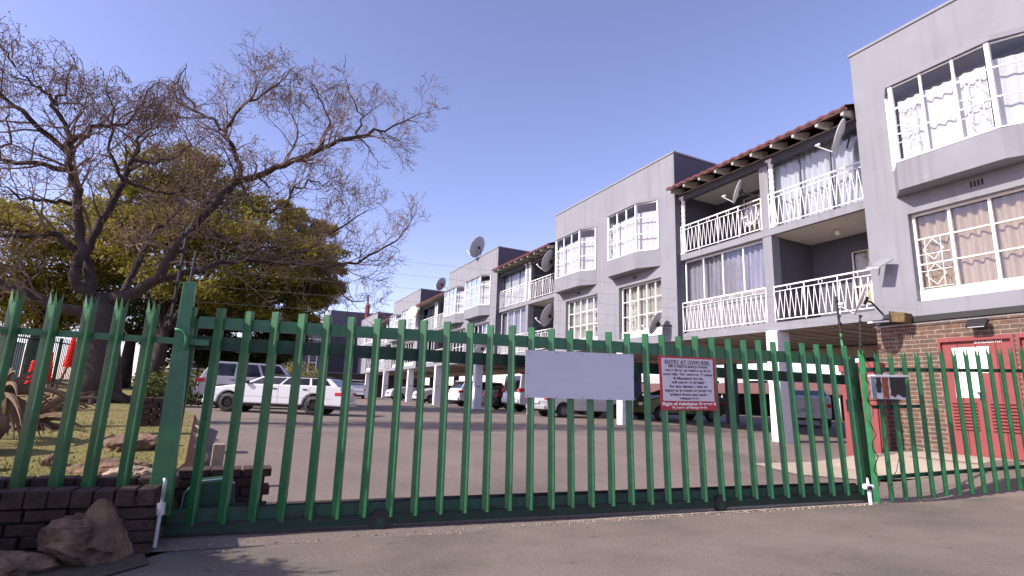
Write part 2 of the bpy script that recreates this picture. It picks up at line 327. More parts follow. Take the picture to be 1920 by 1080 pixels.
tag(mb.add([(x, y, .012+.03*(i in (0, 6))) for i, (x, y) in enumerate(P)], [tuple(range(len(P)))]).build('soil_bed', mat('dark_soil', (.05, .038, .03), 1, 0, .4, 8, .8, 60, col2=(.10, .08, .05))), kind='structure')

# ================================================================== APARTMENT BUILDING
BLD = thing('apartment_building', 'long three storey grey apartment block with bay windows over an open parking level', 'building', (12.5, 7, .38))
def bpart(mb, name, m, parent=None, **k):
    o = mb.build(name, m, **k)
    if parent is None: return setw(o, BLD)
    inv = Matrix.Translation(BLD.location).inverted(); o.data.transform(inv); o.parent = parent; return o
XF, XB, ZS, ZT = 12.5, 21.8, 3.22, 9.80
def holed(mb, X, y0, y1, z0, z1, holes, th=.24):
    ys = sorted({y0, y1, *[h[0] for h in holes], *[h[1] for h in holes]}); zs = sorted({z0, z1, *[h[2] for h in holes], *[h[3] for h in holes]})
    inside = lambda y, z: any(h[0] < y < h[1] and h[2] < z < h[3] for h in holes)
    for ya, yb in zip(ys[:-1], ys[1:]):
        run = None
        for za, zb in zip(zs[:-1], zs[1:]):
            if inside((ya+yb)/2, (za+zb)/2):
                if run: mb.box(X, X+th, ya, yb, *run); run = None
            else: run = (run[0], zb) if run else (za, zb)
        if run: mb.box(X, X+th, ya, yb, *run)
def curtain(mb, X, y0, y1, z0, z1, amp=.045, wl=.16, seed=0, gap=None):
    n = max(4, int((y1-y0)/wl*6)); rnd = random.Random(seed); ph = rnd.random()*6
    vs = []; 
    for i in range(n+1):
        y = y0+(y1-y0)*i/n; x = X+amp*math.sin(2*math.pi*(y)/wl+ph+1.3*math.sin(y*2.1+ph)); vs += [(x, y, z0), (x+.01*math.sin(y*9), y, z1)]
    fs = [(2*i, 2*i+1, 2*i+3, 2*i+2) for i in range(n)]
    mb.add(vs, fs)
def grille(mb, X, y0, y1, z0, z1):
    """diamond pattern burglar bars"""
    yc = (y0+y1)/2; w = .010; ym = (y1-y0)
    for k in (.0, .33, .67, 1.0): mb.bar((X, y0, z0+(z1-z0)*k), (X, y1, z0+(z1-z0)*k), w)
    for a in (.25, .75): mb.bar((X, y0+ym*a, z0), (X, y0+ym*a, z1), w)
    n = 2; h = (z1-z0)/n
    for i in range(n):
        c = z0+h*(i+.5)
        q = [(X, yc, c+h*.42), (X, y0+ym*.82, c), (X, yc, c-h*.42), (X, y0+ym*.18, c)]
        for a, b in zip(q, q[1:]+q[:1]): mb.bar(a, b, w)
def lowwin(y0, y1, z0, z1, cols, curt='curt_w', seed=0, grills=(0,), panel=.26, label=None):
    X = XF+.15; f = MB(); w = .05
    f.box(X-.02, X+.04, y0, y1, z0, z0+panel)
    zb = z0+panel
    f.box(X-.01, X+.03, y0, y1, z1-w, z1)
    for i in range(cols+1): y = y0+(y1-y0)*i/cols; y = min(max(y, y0+w/2), y1-w/2); f.box(X, X+.05, y-w/2, y+w/2, zb, z1-w)
    H = z1-zb
    for k in (.33, .66): f.box(X+.005, X+.035, y0, y1, zb+H*k-.014, zb+H*k+.014)
    wo = bpart(f, 'window', 'white')
    if label: wo['label'] = label
    bpart(MB().box(X+.052, X+.058, y0, y1, zb, z1), 'glass', 'glass', wo)
    c = MB(); curtain(c, X+.16, y0, y1, zb-.1, z1, .045, .2, seed); bpart(c, 'curtain', curt, wo, smooth=True)
    g = MB(); cw = (y1-y0)/cols
    for i in grills: grille(g, X-.025, y0+cw*i+.05, y0+cw*(i+1)-.05, zb+.04, zb+H*.66)
    if g.v: bpart(g, 'burglar_bars', 'white', wo)
    return wo
def bay(yn, yc, yf, z0=6.5, z1=8.3, p=.4, curt='curt_w', seed=0, cols=4, zl=5.88, half=False):
    """bay: wall end yn (near), front corners yc..yf2, wall end yf"""
    xo = XF-p; yf2 = yf-.28
    plan = [(XF, yn), (xo, yc), (xo, yf2), (XF, yf)]
    lg = MB().prism([(x, y, zl) for x, y in [(XF, yn-.04), (xo-.04, yc-.03), (xo-.04, yf2+.03), (XF, yf+.04)]], (0, 0, z0-zl))
    bo = bpart(lg, 'bay_window', 'wall', bevel=.006)
    hd = MB().prism([(x, y, z1) for x, y in [(XF, yn-.06), (xo-.07, yc-.06), (xo-.07, yf2+.06), (XF, yf+.06)]], (0, 0, .10)); bpart(hd, 'hood', 'trimgrey', bo)
    f = MB(); V = [Vector((x, y, 0)) for x, y in plan]; w = .05
    f.prism([(x, y, z0+.001) for x, y in [(XF, yn), (xo-.05, yc-.04), (xo-.05, yf2+.04), (XF, yf)]], (0, 0, .02))
    for a, b, nn in ((V[0], V[1], 1), (V[1], V[2], cols), (V[2], V[3], 1)):
        d = (b-a)
        for i in range(nn+1):
            if i == nn and b is not V[3]: continue
            q = a+d*(i/nn); ww = .075 if (i in (0, nn)) else .045
            if (a is V[0] and i == 0): q = q+d.normalized()*.04
            f.bar((q.x, q.y, z0+.02), (q.x, q.y, z1), ww)
        for k in (0.015, .36, .70, .985):
            z = z0+(z1-z0)*k; f.bar((a.x, a.y, z), (b.x, b.y, z), .028)
    bpart(f, 'frame', 'white', bo)
    iw = MB().box(XF+.26, XF+1.6, yn-.3, yf+.3, z1+.02, z1+.06); iw.box(XF+1.6, XF+1.66, yn-.3, yf+.3, 6.1, z1+.06); bpart(iw, 'room_ceiling', 'ceil', bo)
    g = MB(); off = .022
    for a, b in ((V[0], V[1]), (V[1], V[2]), (V[2], V[3])):
        g.quad((a.x+off, a.y, z0), (b.x+off, b.y, z0), (b.x+off, b.y, z1), (a.x+off, a.y, z1))
    bpart(g, 'glass', 'glass', bo)
    c = MB(); curtain(c, xo+.13, yc+.12, yf2-.05, z0+.02, z0+(z1-z0)*.80, .03, .18, seed)
    n = 14; vs = []
    for i in range(n+1):
        t = i/n; x = xo+.15+(p+.05)*t; y = yc+.10-(yc-yn)*t+.03*math.sin(i*2.1); vs += [(x, y, z0+.02), (x, y, z0+(z1-z0)*.84)]
    c.add(vs, [(2*i, 2*i+1, 2*i+3, 2*i+2) for i in range(n)])
    bpart(c, 'curtain', curt, bo, smooth=True)
    cw = (yf2-yc)/cols
    for i in ((0, 2) if cols > 2 else (0,)): gr = MB(); grille(gr, xo-.03, yc+cw*i+.05, yc+cw*(i+1)-.05, z0+.04, z0+(z1-z0)*.68); bpart(gr, 'burglar_bars', 'white', bo)
    return bo
def airbrick(y, z, X=XF):
    mb = MB()
    for i in range(4): mb.box(X-.006, X+.004, y+i*.06, y+i*.06+.035, z, z+.12)
    bpart(mb, 'air_brick', 'black')
def block(y0, y1, bays, lows, ground=None):
    holes = [(b[0]+.1, b[2]-.1, 6.4, 8.28) for b in bays]+[(l[0], l[1], l[2], l[3]) for l in lows]
    w = MB(); holed(w, XF, y0, y1, ZS, ZT, holes)
    w.box(XF+.24, XB, y1-.24, y1, ZS, ZT); w.box(XF+.24, XB, y0+.0, y0+.24, 6.2, 9.6)
    bpart(w, 'wall', 'wall')
    s = MB().box(XF+.02, XB, y0-.004, y0-.001, 3.3, ZT-.02); bpart(s, 'shaded_end_wall', 'darkgrey')  # thin dark sheet, shade of the side face put into its colour
    cp = MB().box(XF-.03, XF+.32, y0-.03, y1+.03, ZT, ZT+.07); cp.box(XF+.32, XB, y0-.03, y0+.24, ZT, ZT+.07); bpart(cp, 'parapet_coping', 'trimgrey', bevel=.01)
    r = MB().box(XF+.24, XB, y0+.24, y1-.24, 9.2, 9.3); r.box(XF+.24, XB, y0+.3, y1-.24, 5.9, 6.05); r.box(XF+.5, XB, y0+.3, y1-.24, ZS+.02, ZS+.2); r.box(XF+2.5, XF+2.6, y0+.25, y1-.25, 3.5, 9.1); bpart(r, 'inner_floor', 'darkgrey')
    so = MB().box(XF+.25, XB, y0, y1, ZS-.0, ZS+.018); bpart(so, 'soffit', 'soffit')
    for i, b in enumerate(bays): bay(*b[:3], **b[3]); airbrick(b[1]+.25*(b[2]-b[1]), 5.66)
    for i, l in enumerate(lows): lowwin(*l[:4], **l[4])
block(-2.4, 6.95, [(3.35, 4.2, 6.22, dict(seed=1, cols=3)), (-1.2, -.35, 1.7, dict(seed=12, cols=3))], [(2.0, 6.08, 3.52, 5.45, dict(cols=6, curt='curt_b', seed=3, grills=(5,), panel=.25, label='wide window with beige curtains above a white panel')), (-1.6, 1.2, 3.52, 5.45, dict(cols=4, seed=30))])
block(13.08, 21.0, [(13.85, 14.62, 16.55, dict(seed=2, cols=3)), (17.62, 18.3, 20.45, dict(seed=4, cols=3))], [(13.82, 16.15, 3.50, 5.48, dict(cols=5, curt='curt_c', seed=5, grills=(3,))), (17.55, 19.95, 3.50, 5.48, dict(cols=5, curt='curt_c', seed=6))])
block(27.47, 35.85, [(28.3, 29.0, 31.6, dict(seed=7, cols=3)), (32.4, 33.1, 35.6, dict(seed=8, cols=3))], [(28.3, 31.0, 3.5, 5.5, dict(cols=4, seed=9)), (32.1, 34.7, 3.5, 5.5, dict(cols=4, seed=10))])
block(42.84, 51.7, [(43.7, 44.5, 47.2, dict(seed=11, cols=3)), (48.2, 49.0, 51.4, dict(seed=12, cols=3))], [(43.7, 46.8, 3.5, 5.5, dict(cols=4, seed=13)), (48.0, 51.0, 3.5, 5.5, dict(cols=4, seed=14))])
block(58.9, 68.0, [(59.7, 60.5, 63.2, dict(seed=15, cols=3)), (64.2, 65.0, 67.4, dict(seed=16, cols=3))], [(60, 63, 3.5, 5.5, dict(cols=4, seed=17))])

XS_ = 12.70
def railing(y0, y1, z0, z1, X=XS_+.03, style=0):
    mb = MB(); mb.bar((X, y0, z1), (X, y1, z1), .035, .04); mb.bar((X, y0, z1-.13), (X, y1, z1-.13), .018); mb.bar((X, y0, z0+.05), (X, y1, z0+.05), .022)
    n = max(2, round((y1-y0)/.8)); zt = z1-.13; zb = z0+.05
    for i in range(n+1):
        y = y0+(y1-y0)*i/n; mb.bar((X, y, z0), (X, y, z1), .026)
    m = max(4, round((y1-y0)/.17))
    for i in range(m):
        a = y0+(y1-y0)*i/m; b = y0+(y1-y0)*(i+1)/m; c = (a+b)/2
        if style == 0:
            mb.bar((X, a, zt), (X, c, zb), .015); mb.bar((X, c, zb), (X, b, zt), .015)
        else:
            mb.tube([(X, a, zt), (X, a+.03, zt-(zt-zb)*.3), (X, a-.01, zt-(zt-zb)*.65), (X, a+.02, zb)], .011, 4)
    for i in range(n):
        c = y0+(y1-y0)*(i+.5)/n; pts = [(X, c+.055*math.cos(t*math.pi/4), z1-.068+.055*math.sin(t*math.pi/4)) for t in range(9)]
        mb.tube(pts, .008, 4)
    return bpart(mb, 'railing', 'white')
def sliding(y0, y1, z0, z1, n, curt, seed, fr='white', X=XS_+.16):
    f = MB(); w = .04
    f.box(X, X+.06, y0, y1, z0, z0+w); f.box(X, X+.06, y0, y1, z1-w, z1)
    for i in range(n+1): y = y0+w/2+(y1-y0-w)*i/n; f.box(X+.005, X+.055, y-w/2, y+w/2, z0+w, z1-w)
    o = bpart(f, 'sliding_window', fr); bpart(MB().box(X+.028, X+.034, y0, y1, z0, z1), 'glass', 'glass', o)
    c = MB(); curtain(c, X+.18, y0, y1, z0-.02, z1, .04, .19, seed); bpart(c, 'curtain', curt, o, smooth=True); return o
def pillar(y, z0, z1, X=XS_+.07):
    mb = MB(); mb.box(X-.09, X+.09, y-.09, y+.09, z0, z0+.06); mb.box(X-.10, X+.10, y-.10, y+.10, z1-.06, z1)
    n = 22; pts = [(X, y, z0+.06+(z1-z0-.12)*i/n) for i in range(n+1)]
    mb.tube(pts, [.058+.014*(i % 2)+(.03 if i in (0, n) else 0) for i in range(n+1)], 10); bpart(mb, 'pillar', 'white')
def section(y0, y1, ym, up_open, low_open, seed=0):
    """y0 near end, y1 far end, ym the pier; up_open / low_open: 'near' or 'far' half is an open balcony"""
    X = XS_; s = MB()
    s.box(X, X+.12, y0+.002, y1-.002, 3.25, 3.47); s.box(X, X+.12, y0+.002, y1-.002, 5.93, 6.11); s.box(X-.004, XB, y0+.002, y1-.002, 6.112, 6.125)
    bpart(s, 'balcony_edge', 'wall')
    so = MB().box(X+.12, XB, y0+.002, y1-.002, 3.252, 3.46); bpart(so, 'soffit', 'soffit')
    for k in range(1, int((y1-y0)/.55)):
        pass
    rb = MB()
    for k in range(int((y1-y0)/.5)): rb.box(X+.3, XB, y0+.3+k*.5, y0+.36+k*.5, 3.235, 3.25)
    bpart(rb, 'soffit_rib', 'soffit')
    c = MB().box(X+.12, X+2.2, y0+.002, y1-.002, 5.935, 6.11); c.box(X+.02, X+2.2, y0+.002, y1-.002, 8.26, 8.30); bpart(c, 'balcony_ceiling', 'ceil')
    p = MB().box(X+.02, X+.34, ym-.14, ym+.14, 3.47, 5.93); p.box(X+.02, X+.34, ym-.14, ym+.14, 6.125, 8.1); bpart(p, 'pier', 'wall')
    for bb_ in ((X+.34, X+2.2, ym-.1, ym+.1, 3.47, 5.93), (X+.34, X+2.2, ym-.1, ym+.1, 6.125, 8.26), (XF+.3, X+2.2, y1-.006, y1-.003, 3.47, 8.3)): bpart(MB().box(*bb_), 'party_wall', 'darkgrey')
    for z0, z1, op in ((3.47, 5.93, low_open), (6.125, 8.26, up_open)):
        near = (y0+.003, ym-.1); far = (ym+.1, y1-.003)
        a, b = near if op == 'near' else far
        w = MB(); hb = (a+.35, b-.35 if b-a < 2.2 else b-1.0, z0+.0, z0+2.0)
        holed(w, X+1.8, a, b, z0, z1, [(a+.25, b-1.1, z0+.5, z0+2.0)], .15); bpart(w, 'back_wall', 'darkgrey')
        f = MB(); ya, yb = a+.25, b-1.1; Xw = X+1.84
        for k in range(4): y = ya+.02+(yb-ya-.04)*k/3; f.box(Xw, Xw+.04, y-.02, y+.02, z0+.5, z0+2)
        for k in (0, .35, 1): z = z0+.5+1.5*k; f.box(Xw+.002, Xw+.035, ya, yb, z-.02, z+.02)
        wo = bpart(f, 'window', 'white'); bpart(MB().box(Xw+.045, Xw+.05, ya, yb, z0+.5, z0+2), 'glass', 'glass', wo)
        c2 = MB(); curtain(c2, Xw+.12, ya, yb, z0+.5, z0+2, .02, .2, seed+5); bpart(c2, 'curtain', 'curt_y', wo)
        railing(a+.04, b-.02, z0+.03, z0+.98)
        a2, b2 = far if op == 'near' else near
        low = z0 < 5
        if low:
            sliding(a2+.06, b2-.04, z0+1.02, z1-.03, 4, 'curt_g', seed+1)
            wp = MB().box(X+.17, X+.2, a2+.06, b2-.04, z0, z0+1.02); bpart(wp, 'panel', 'trimgrey')
        else:
            sliding(a2+.06, b2-.04, z0+.02, z1-.12, 3, 'curt_w', seed+2, fr='darkgrey')
            pillar((a2+.12) if op == 'near' else b2-.02-.1, z0, z1-.1)
        railing(a2+.04, b2-.02, z0+.03, z0+1.0, style=0)
        if not low: pillar(b-.12, z0, z1-.1)
    # globe lamps on the balcony ceilings
    for z, op in ((5.93, low_open), (8.26, up_open)):
        yc = (y0+ym)/2 if op == 'near' else (ym+y1)/2
        gl = MB(); gl.tube([(X+1.0, yc, z), (X+1.0, yc, z-.05), (X+1.0, yc, z-.08), (X+1.0, yc, z-.14), (X+1.0, yc, z-.16)], [.07, .07, .085, .07, .02], 12); bpart(gl, 'ceiling_lamp', 'glow', smooth=True)
    be = MB().box(X+.01, X+.16, y0+.002, y1-.002, 8.02, 8.26); bpart(be, 'fascia_beam', 'beam')
    # roof: tiled slab rising to the back with a wavy front edge
    r = MB(); th = .05; n = int((y1-y0)/.075); x0, z0 = 12.12, 8.36; x1, z1 = 16.4, 9.95
    vs = []
    for i in range(n+1):
        y = y0+.003+(y1-y0-.006)*i/n; zz = .022*math.sin(2*math.pi*y/.3); vs += [(x0, y, z0+zz-.045), (x0, y, z0+zz+.03), (x1, y, z1+zz)]
    r.add(vs, [(3*i, 3*i+1, 3*i+4, 3*i+3) for i in range(n)]+[(3*i+1, 3*i+2, 3*i+5, 3*i+4) for i in range(n)])
    r.quad((x0, y0+.003, z0-.05), (x1, y0+.003, z1-.06), (x1, y1-.003, z1-.06), (x0, y1-.003, z0-.05)); r.quad((x1, y0+.003, z1-.06), (21.8, y0+.003, 8.9), (21.8, y1-.003, 8.9), (x1, y1-.003, z1-.06))
    ro = bpart(r, 'roof', 'tile')
    k = round((y1-y0)/.72)
    for i in range(k+1):
        y = y0+.12+(y1-y0-.24)*i/k; rf = MB()
        rf.prism([(12.17, y-.035, 8.20), (12.17, y-.035, 8.31), (X+.15, y-.035, 8.52), (X+.15, y-.035, 8.27)], (0, .07, 0)); bpart(rf, 'rafter_tail', M['rafter'], ro)
    bb = MB().box(12.16, 12.19, y0+.003, y1-.003, 8.312, 8.34); bpart(bb, 'batten', 'ceil', ro)
    bk = MB().box(X+2.2, XB, y0, y1, 3.5, 3.6); bk.box(X+4.5, X+4.6, y0, y1, 3.5, 9); bpart(bk, 'inner_floor', 'darkgrey')
section(6.95, 13.08, 9.75, 'far', 'near', 1)
section(21.0, 27.47, 24.1, 'near', 'near', 11)
section(35.85, 42.84, 39.1, 'near', 'near', 21)
section(51.7, 58.9, 55, 'near', 'near', 31)
# columns of the open parking level
rb = random.Random(2)
coly = [9.72, 16.3, 23.4, 30.5, 38.1, 45.4, 54.3, 63.0]
nums = {16.3: '25', 23.4: '27', 30.5: '28', 38.1: '31', 45.4: '30', 54.3: '18'}
for i, y in enumerate(coly):
    g = zlot(13, y); c = MB().box(12.62, 13.12, y-.17, y+.17, g-.1, 3.25); co = bpart(c, 'column', 'whitecol', bevel=.01)
    if y in nums and y > 25:
        bpart(text_mesh(nums[y][0]+' '+nums[y][1], .17, (12.87, y-.172, g+1.28), Vector((1, 0, 0)), Vector((0, 0, 1)), 1.2, bold=.004), 'number', 'black', co)
    for xb in (21.4,): bpart(MB().box(xb-.25, xb+.25, y+2.4, y+2.75, .3, 3.25), 'column', 'darkgrey')
# beam line and dim back wall parts under the far sections
b = MB().box(17.2, 17.5, 7, 68, 2.85, 3.2); bpart(b, 'cross_beam', 'soffit')
# brick store under the near block
bw = MB(); holed(bw, XF+.04, -2.4, 6.98, .2, 3.1, [(4.62, 5.83, .45, 2.70), (3.2, 4.58, .45, 2.70)], .22); bpart(bw, 'brick_wall', 'brick')
bpart(MB().box(XF+.26, XF+2.6, 6.76, 6.98, .2, 3.2), 'brick_side_wall', 'brickx')
g = MB().box(XF-.01, XF+.3, -2.4, 6.96, 3.10, 3.217); bpart(g, 'gutter_strip', 'black')
pp = MB(); pp.tube([(XF-.03, 7.0, 3.05), (XF-.03, 2, 3.06)], .012, 5); bpart(pp, 'conduit', 'steel')
def udoor(ya, yb, lbl=None):
    o = bpart(MB().box(XF+.09, XF+.13, ya+.05, yb-.05, .47, 2.66), 'cupboard_door', 'redpaint')
    f = MB(); f.box(XF+.02, XF+.12, ya, yb, 2.64, 2.72); f.box(XF+.02, XF+.12, ya, ya+.045, .45, 2.64); f.box(XF+.02, XF+.12, yb-.045, yb, .45, 2.64)
    bpart(f, 'door_frame', 'redpaint', o)
    s = MB(); ym = (ya+yb)/2
    for k in (1, 2, 3): s.box(XF+.080, XF+.091, ya+(yb-ya)*k/4-.006, ya+(yb-ya)*k/4+.006, .5, 2.63)
    bpart(s, 'seam', mat('seam_dark', (.13, .02, .02), .8), o)
    for sgn in (-1, 1):
        l = MB(); c = ym+sgn*(yb-ya)*.25
        for k in range(9):
            z = .98+k*.062; l.prism([(XF+.088, c-.2, z), (XF+.055, c-.2, z-.03), (XF+.088, c-.2, z-.028)], (0, .4, 0))
        bpart(l, 'louvre', 'redpaint', o)
    h = MB(); h.box(XF+.03, XF+.085, ym-.05, ym+.05, 1.62, 1.66); h.box(XF+.03, XF+.06, ym-.02, ym+.02, 1.5, 1.62); bpart(h, 'padlock', 'black', o); return o
d1 = udoor(4.62, 5.83); d2 = udoor(3.2, 4.58)
bpart(text_mesh('SHLALAZA PUT', .055, (XF+.078, 5.02, 2.585), Vector((0, -1, 0)), Vector((0, 0, 1)), 1.15, bold=.003), 'lettering', 'signpale', d1)
bpart(MB().box(XF+.083, XF+.0885, 5.02, 5.62, 2.02, 2.52), 'notice_paper', 'paper', d1); bpart(MB().box(XF+.083, XF+.0885, 5.22, 5.64, 1.55, 2.018), 'notice_paper', 'paper', d1); bpart(MB().box(XF+.083, XF+.0885, 4.15, 4.5, 1.85, 2.3), 'notice_paper', 'paper', d2)
ab = MB()
for j in range(3):
    for i in range(6): ab.box(XF+.03, XF+.036, 6.25+i*.055, 6.25+i*.055+.03, 2.80+j*.035, 2.82+j*.035)
bpart(ab, 'air_vent', 'mortar')
# floodlight on the brick wall
fl = thing('floodlight', 'black floodlight tilted down on the brick wall above the red cupboard doors', 'lamp', (12.5, 5.05, 2.95))
setw(MB().obox((12.36, 5.06, 2.94), Vector((.7, 0, -.7)).normalized(), Vector((0, 1, 0)), Vector((.7, 0, .7)).normalized(), .035, .16, .10).build('housing', 'black', bevel=.01), fl)
setw(MB().obox((12.333, 5.06, 2.912), Vector((.7, 0, -.7)).normalized(), Vector((0, 1, 0)), Vector((.7, 0, .7)).normalized(), .004, .13, .075).build('lens', 'lamp'), fl)
setw(MB().bar((12.38, 5.06, 2.96), (12.54, 5.06, 3.02), .03).build('bracket', 'black'), fl)

# ================================================================== end building, chimney, carport beyond
def simple_house(name, label, x0, x1, y0, y1, z1, m, roofm=None, wins=(), cat='building', z0=.2, rh=1.2):
    t = thing(name, label, cat, (x0, y0, z0)); setw(MB().box(x0, x1, y0, y1, z0, z1).build('wall', m), t)
    if roofm:
        r = MB().prism([(x0-.3, y0-.3, z1), ((x0+x1)/2, y0-.3, z1+rh), (x1+.3, y0-.3, z1)], (0, y1-y0+.6, 0)); setw(r.build('roof', roofm), t)
    for (a, b, c, d, face) in wins:
        w = MB(); w2 = MB()
        if face == 'x': w.box(x0-.03, x0+.02, a, b, c, d); w2.box(x0-.06, x0-.02, a+.1, b-.1, c+.1, (c+d)/2-.05); w2.box(x0-.06, x0-.02, a+.1, b-.1, (c+d)/2+.05, d-.1)
        else: w.box(a, b, y0-.03, y0+.02, c, d); w2.box(a+.1, b-.1, y0-.06, y0-.02, c+.1, (c+d)/2-.05); w2.box(a+.1, b-.1, y0-.06, y0-.02, (c+d)/2+.05, d-.1)
        wo = setw(w.build('window', 'white'), t); g2 = w2.build('pane', 'glassdark'); g2.data.transform(Matrix.Translation(-t.location)); g2.parent = wo
    return t
Ye = 70.0
pF = ony(623, 581, Ye); xF0 = pF.x; zF = pF.z; xF1 = ony(694, 583, Ye).x
EB = simple_house('end_building', 'flat roofed apartment block closing the far end of the car park, its shaded side coloured dark grey', xF0, xF1+8, Ye, Ye+16, zF, 'darkgrey', None,
             [(Ye+3, Ye+6, 7.0, 9.0, 'x'), (Ye+9, Ye+12, 7.0, 9.0, 'x')])
setw(MB().box(xF0-.15, xF0-.02, Ye, Ye+16, 3.6, zF).build('lit_wall', 'wall'), EB)  # paler sheet on the dark body paints sunlit and shaded faces into the colours
setw(MB().box(xF0-.1, xF1+8, Ye-.12, Ye-.01, 3.2, 3.4).build('ledge', 'trimgrey'), EB)
setw(MB().box(xF0-.1, xF1+8, Ye-.06, Ye-.01, .2, 3.2).build('base_wall', 'brickx'), EB)
# west wing with the two lit windows seen left of it
Wy = 66.0; p0 = ony(545, 640, Wy); p1 = ony(614, 640, Wy)
w = simple_house('west_wing', 'grey apartment wing with white framed windows behind the parked silver wagon', p0.x, p1.x, Wy, Wy+9, ony(600, 606, Wy).z, 'darkgrey', None,
             [(ony(572, 640, Wy).x, ony(606, 640, Wy).x, ony(590, 647, Wy).z, ony(590, 625, Wy).z, 'y'), (ony(582, 640, Wy).x, ony(598, 640, Wy).x, ony(590, 698, Wy).z, ony(590, 662, Wy).z, 'y')])
ch = thing('chimney_pipe', 'thin red pipe rising above the roofs between the far grey blocks', 'pipe', (0, 0, 0)); q0 = ony(687, 640, 68.5); q1 = ony(688, 588, 68.5); q2 = ony(690, 572, 68.5); q3 = ony(690, 553, 68.5)
ch.location = q0; setw(MB().tube([q0, q1], .24, 8).build('stack', 'chimney'), ch); setw(MB().tube([q1, q2], .30, 8).build('collar', 'chimney'), ch); setw(MB().tube([q2, q3], .12, 8).build('flue', 'chimney'), ch)
# carport with red roof beyond the undercroft
cpX = 36.0; z_e = onx(1400, 735, cpX).z; z_r = onx(1400, 713, cpX+2).z
cp = thing('carport', 'long low carport with red tiled roof seen through the parking level', 'carport', (cpX, 20, .4))
r = MB(); n = 150
ya, yb = -8, 62; vs = []
for i in range(n+1):
    y = ya+(yb-ya)*i/n; zz = .03*(i % 2); vs += [(cpX, y, z_e+zz), (cpX+3.2, y, z_e+.85+zz)]
r.add(vs, [(2*i, 2*i+1, 2*i+3, 2*i+2) for i in range(n)]); r.quad((cpX, ya, z_e-.12), (cpX, yb, z_e-.12), (cpX, yb, z_e+.03), (cpX, ya, z_e+.03)); r.quad((cpX+3.2, ya, z_e+.8), (cpX+6, ya, z_e), (cpX+6, yb, z_e), (cpX+3.2, yb, z_e+.8)); setw(r.build('roof', mat('faded_red_tile', (.17, .075, .065), .85, 0, .25, 5)), cp)
for k in range(14): setw(MB().box(cpX+.3, cpX+.42, ya+1+k*5, ya+1.12+k*5, .3, z_e).build('post', 'white'), cp)
setw(MB().box(cpX+5.5, cpX+5.7, ya, yb, .3, z_e).build('back_wall', 'black'), cp)
tag(MB().box(30.6, 31.0, -4, 60, .3, .52).build('kerb', 'concrete'), kind='structure')
simple_house('white_house', 'white walled house with barred windows behind the red roofed carport', 46, 54, 8, 28, 4.6, 'farwhite', 'tile', [(10+5*k, 12.6+5*k, 2.6, 4.0, 'x') for k in range(4)])
simple_house('pale_house', 'pale house behind the carport further along', 46, 54, 34, 62, 4.4, 'farwhite', None, [(36+6*k, 39+6*k, 2.4, 3.8, 'x') for k in range(4)])
# pale distant buildings at the left
simple_house('distant_white_building', 'distant white building behind the trees beyond the black fence', -9, 9, 92, 100, 6.5, 'farwhite', None, [(-7+3*k, -5+3*k, 2.5, 4.5, 'y') for k in range(5)])
simple_house('distant_shed', 'low pale shed beyond the green boundary fence', -42, -20, 62, 70, 4.6, 'farwhite', 'tile', [(-40+4*k, -38+4*k, 2.0, 3.6, 'y') for k in range(5)])

# ================================================================== GATE AND FENCES
g0 = Vector((-.43, 5.319, 0)); gdir = Vector((8.243, -.586, 0)).normalized(); gup = Vector((.004, .035, .999)).normalized(); gn = gdir.cross(gup).normalized()   # gn towards camera (-y)
if gn.y > 0: gn = -gn
def G(s, h, d=0): return g0+gdir*s+gup*h+gn*d
def pale(mb, s, hb, ht, w=.040, dep=.042, ridge=.34, Gf=G, tip=0, lean=0.0):
    """folded palisade pale: left flange, ridge, right flange, thin sheet"""
    t = .004; prof = [(-w, 0), (ridge*w, dep), (ridge*w+.012, dep), (w, 0), (w-.006, -t*.5), (ridge*w+.010, dep-t*1.6), (ridge*w, dep-t*1.6), (-w+.006, -t*.5)]
    hs = [hb, ht] if not tip else [hb, ht-tip]
    n = len(prof); vs = [Gf(s+a+lean*(h-hb), h, .028+d) for h in hs for a, d in prof]
    fs = [(i, (i+1) % n, n+(i+1) % n, n+i) for i in range(n)]+[tuple(range(n))[::-1], tuple(range(n, 2*n))]
    mb.add(vs, fs)
    if tip:
        h0 = ht-tip; sl = s+lean*(ht-hb)
        for (a0, d0, a1, d1, ac, dc) in ((-w, 0, -.2*w, dep*.7, -w*.92, .0), (-.15*w, dep*.7, ridge*w+.012, dep, ridge*w*.5, dep), (ridge*w+.012, dep, w, 0, w*.95, .0)):
            mb.add([Gf(sl+a0, h0, .028+d0), Gf(sl+a1, h0, .028+d1), Gf(sl+a1, h0, .028+d1-t), Gf(sl+a0, h0, .028+d0-t), Gf(sl+ac, ht, .028+dc)], [(0, 1, 4), (1, 2, 4), (2, 3, 4), (3, 0, 4)])
gate = thing('sliding_gate', 'long green steel palisade sliding gate across the entrance', 'gate', g0)
bs = [.193, .421, .647, .868, 1.097, 1.322, 1.559, 1.797, 2.028, 2.271, 2.513, 2.740, 2.984, 3.216, 3.466, 3.699, 3.946, 4.201, 4.458, 4.713, 4.955, 5.215, 5.477, 5.743, 6.002, 6.268, 6.525, 6.798, 7.064, 7.340, 7.619, 7.895, 8.179]
rg = random.Random(5)
topz = lambda s: interp(s, [0, 4.2, 8.2], [1.905, 2.03, 2.15])
def gpart(mb, name, m, **k): return setw(mb.build(name, m, **k), gate)
for s in [-.04]+bs:
    mb = MB(); tp = s-.012+rg.uniform(-.006, .006)
    if s < 0: pale(mb, s, 1.58, topz(s))
    else: pale(mb, s, interp(s, [0, 8], [.128, .118])+rg.uniform(-.004, .004), topz(s)+rg.uniform(-.008, .008), lean=(tp-s)/1.8)
    gpart(mb, 'pale', 'green')
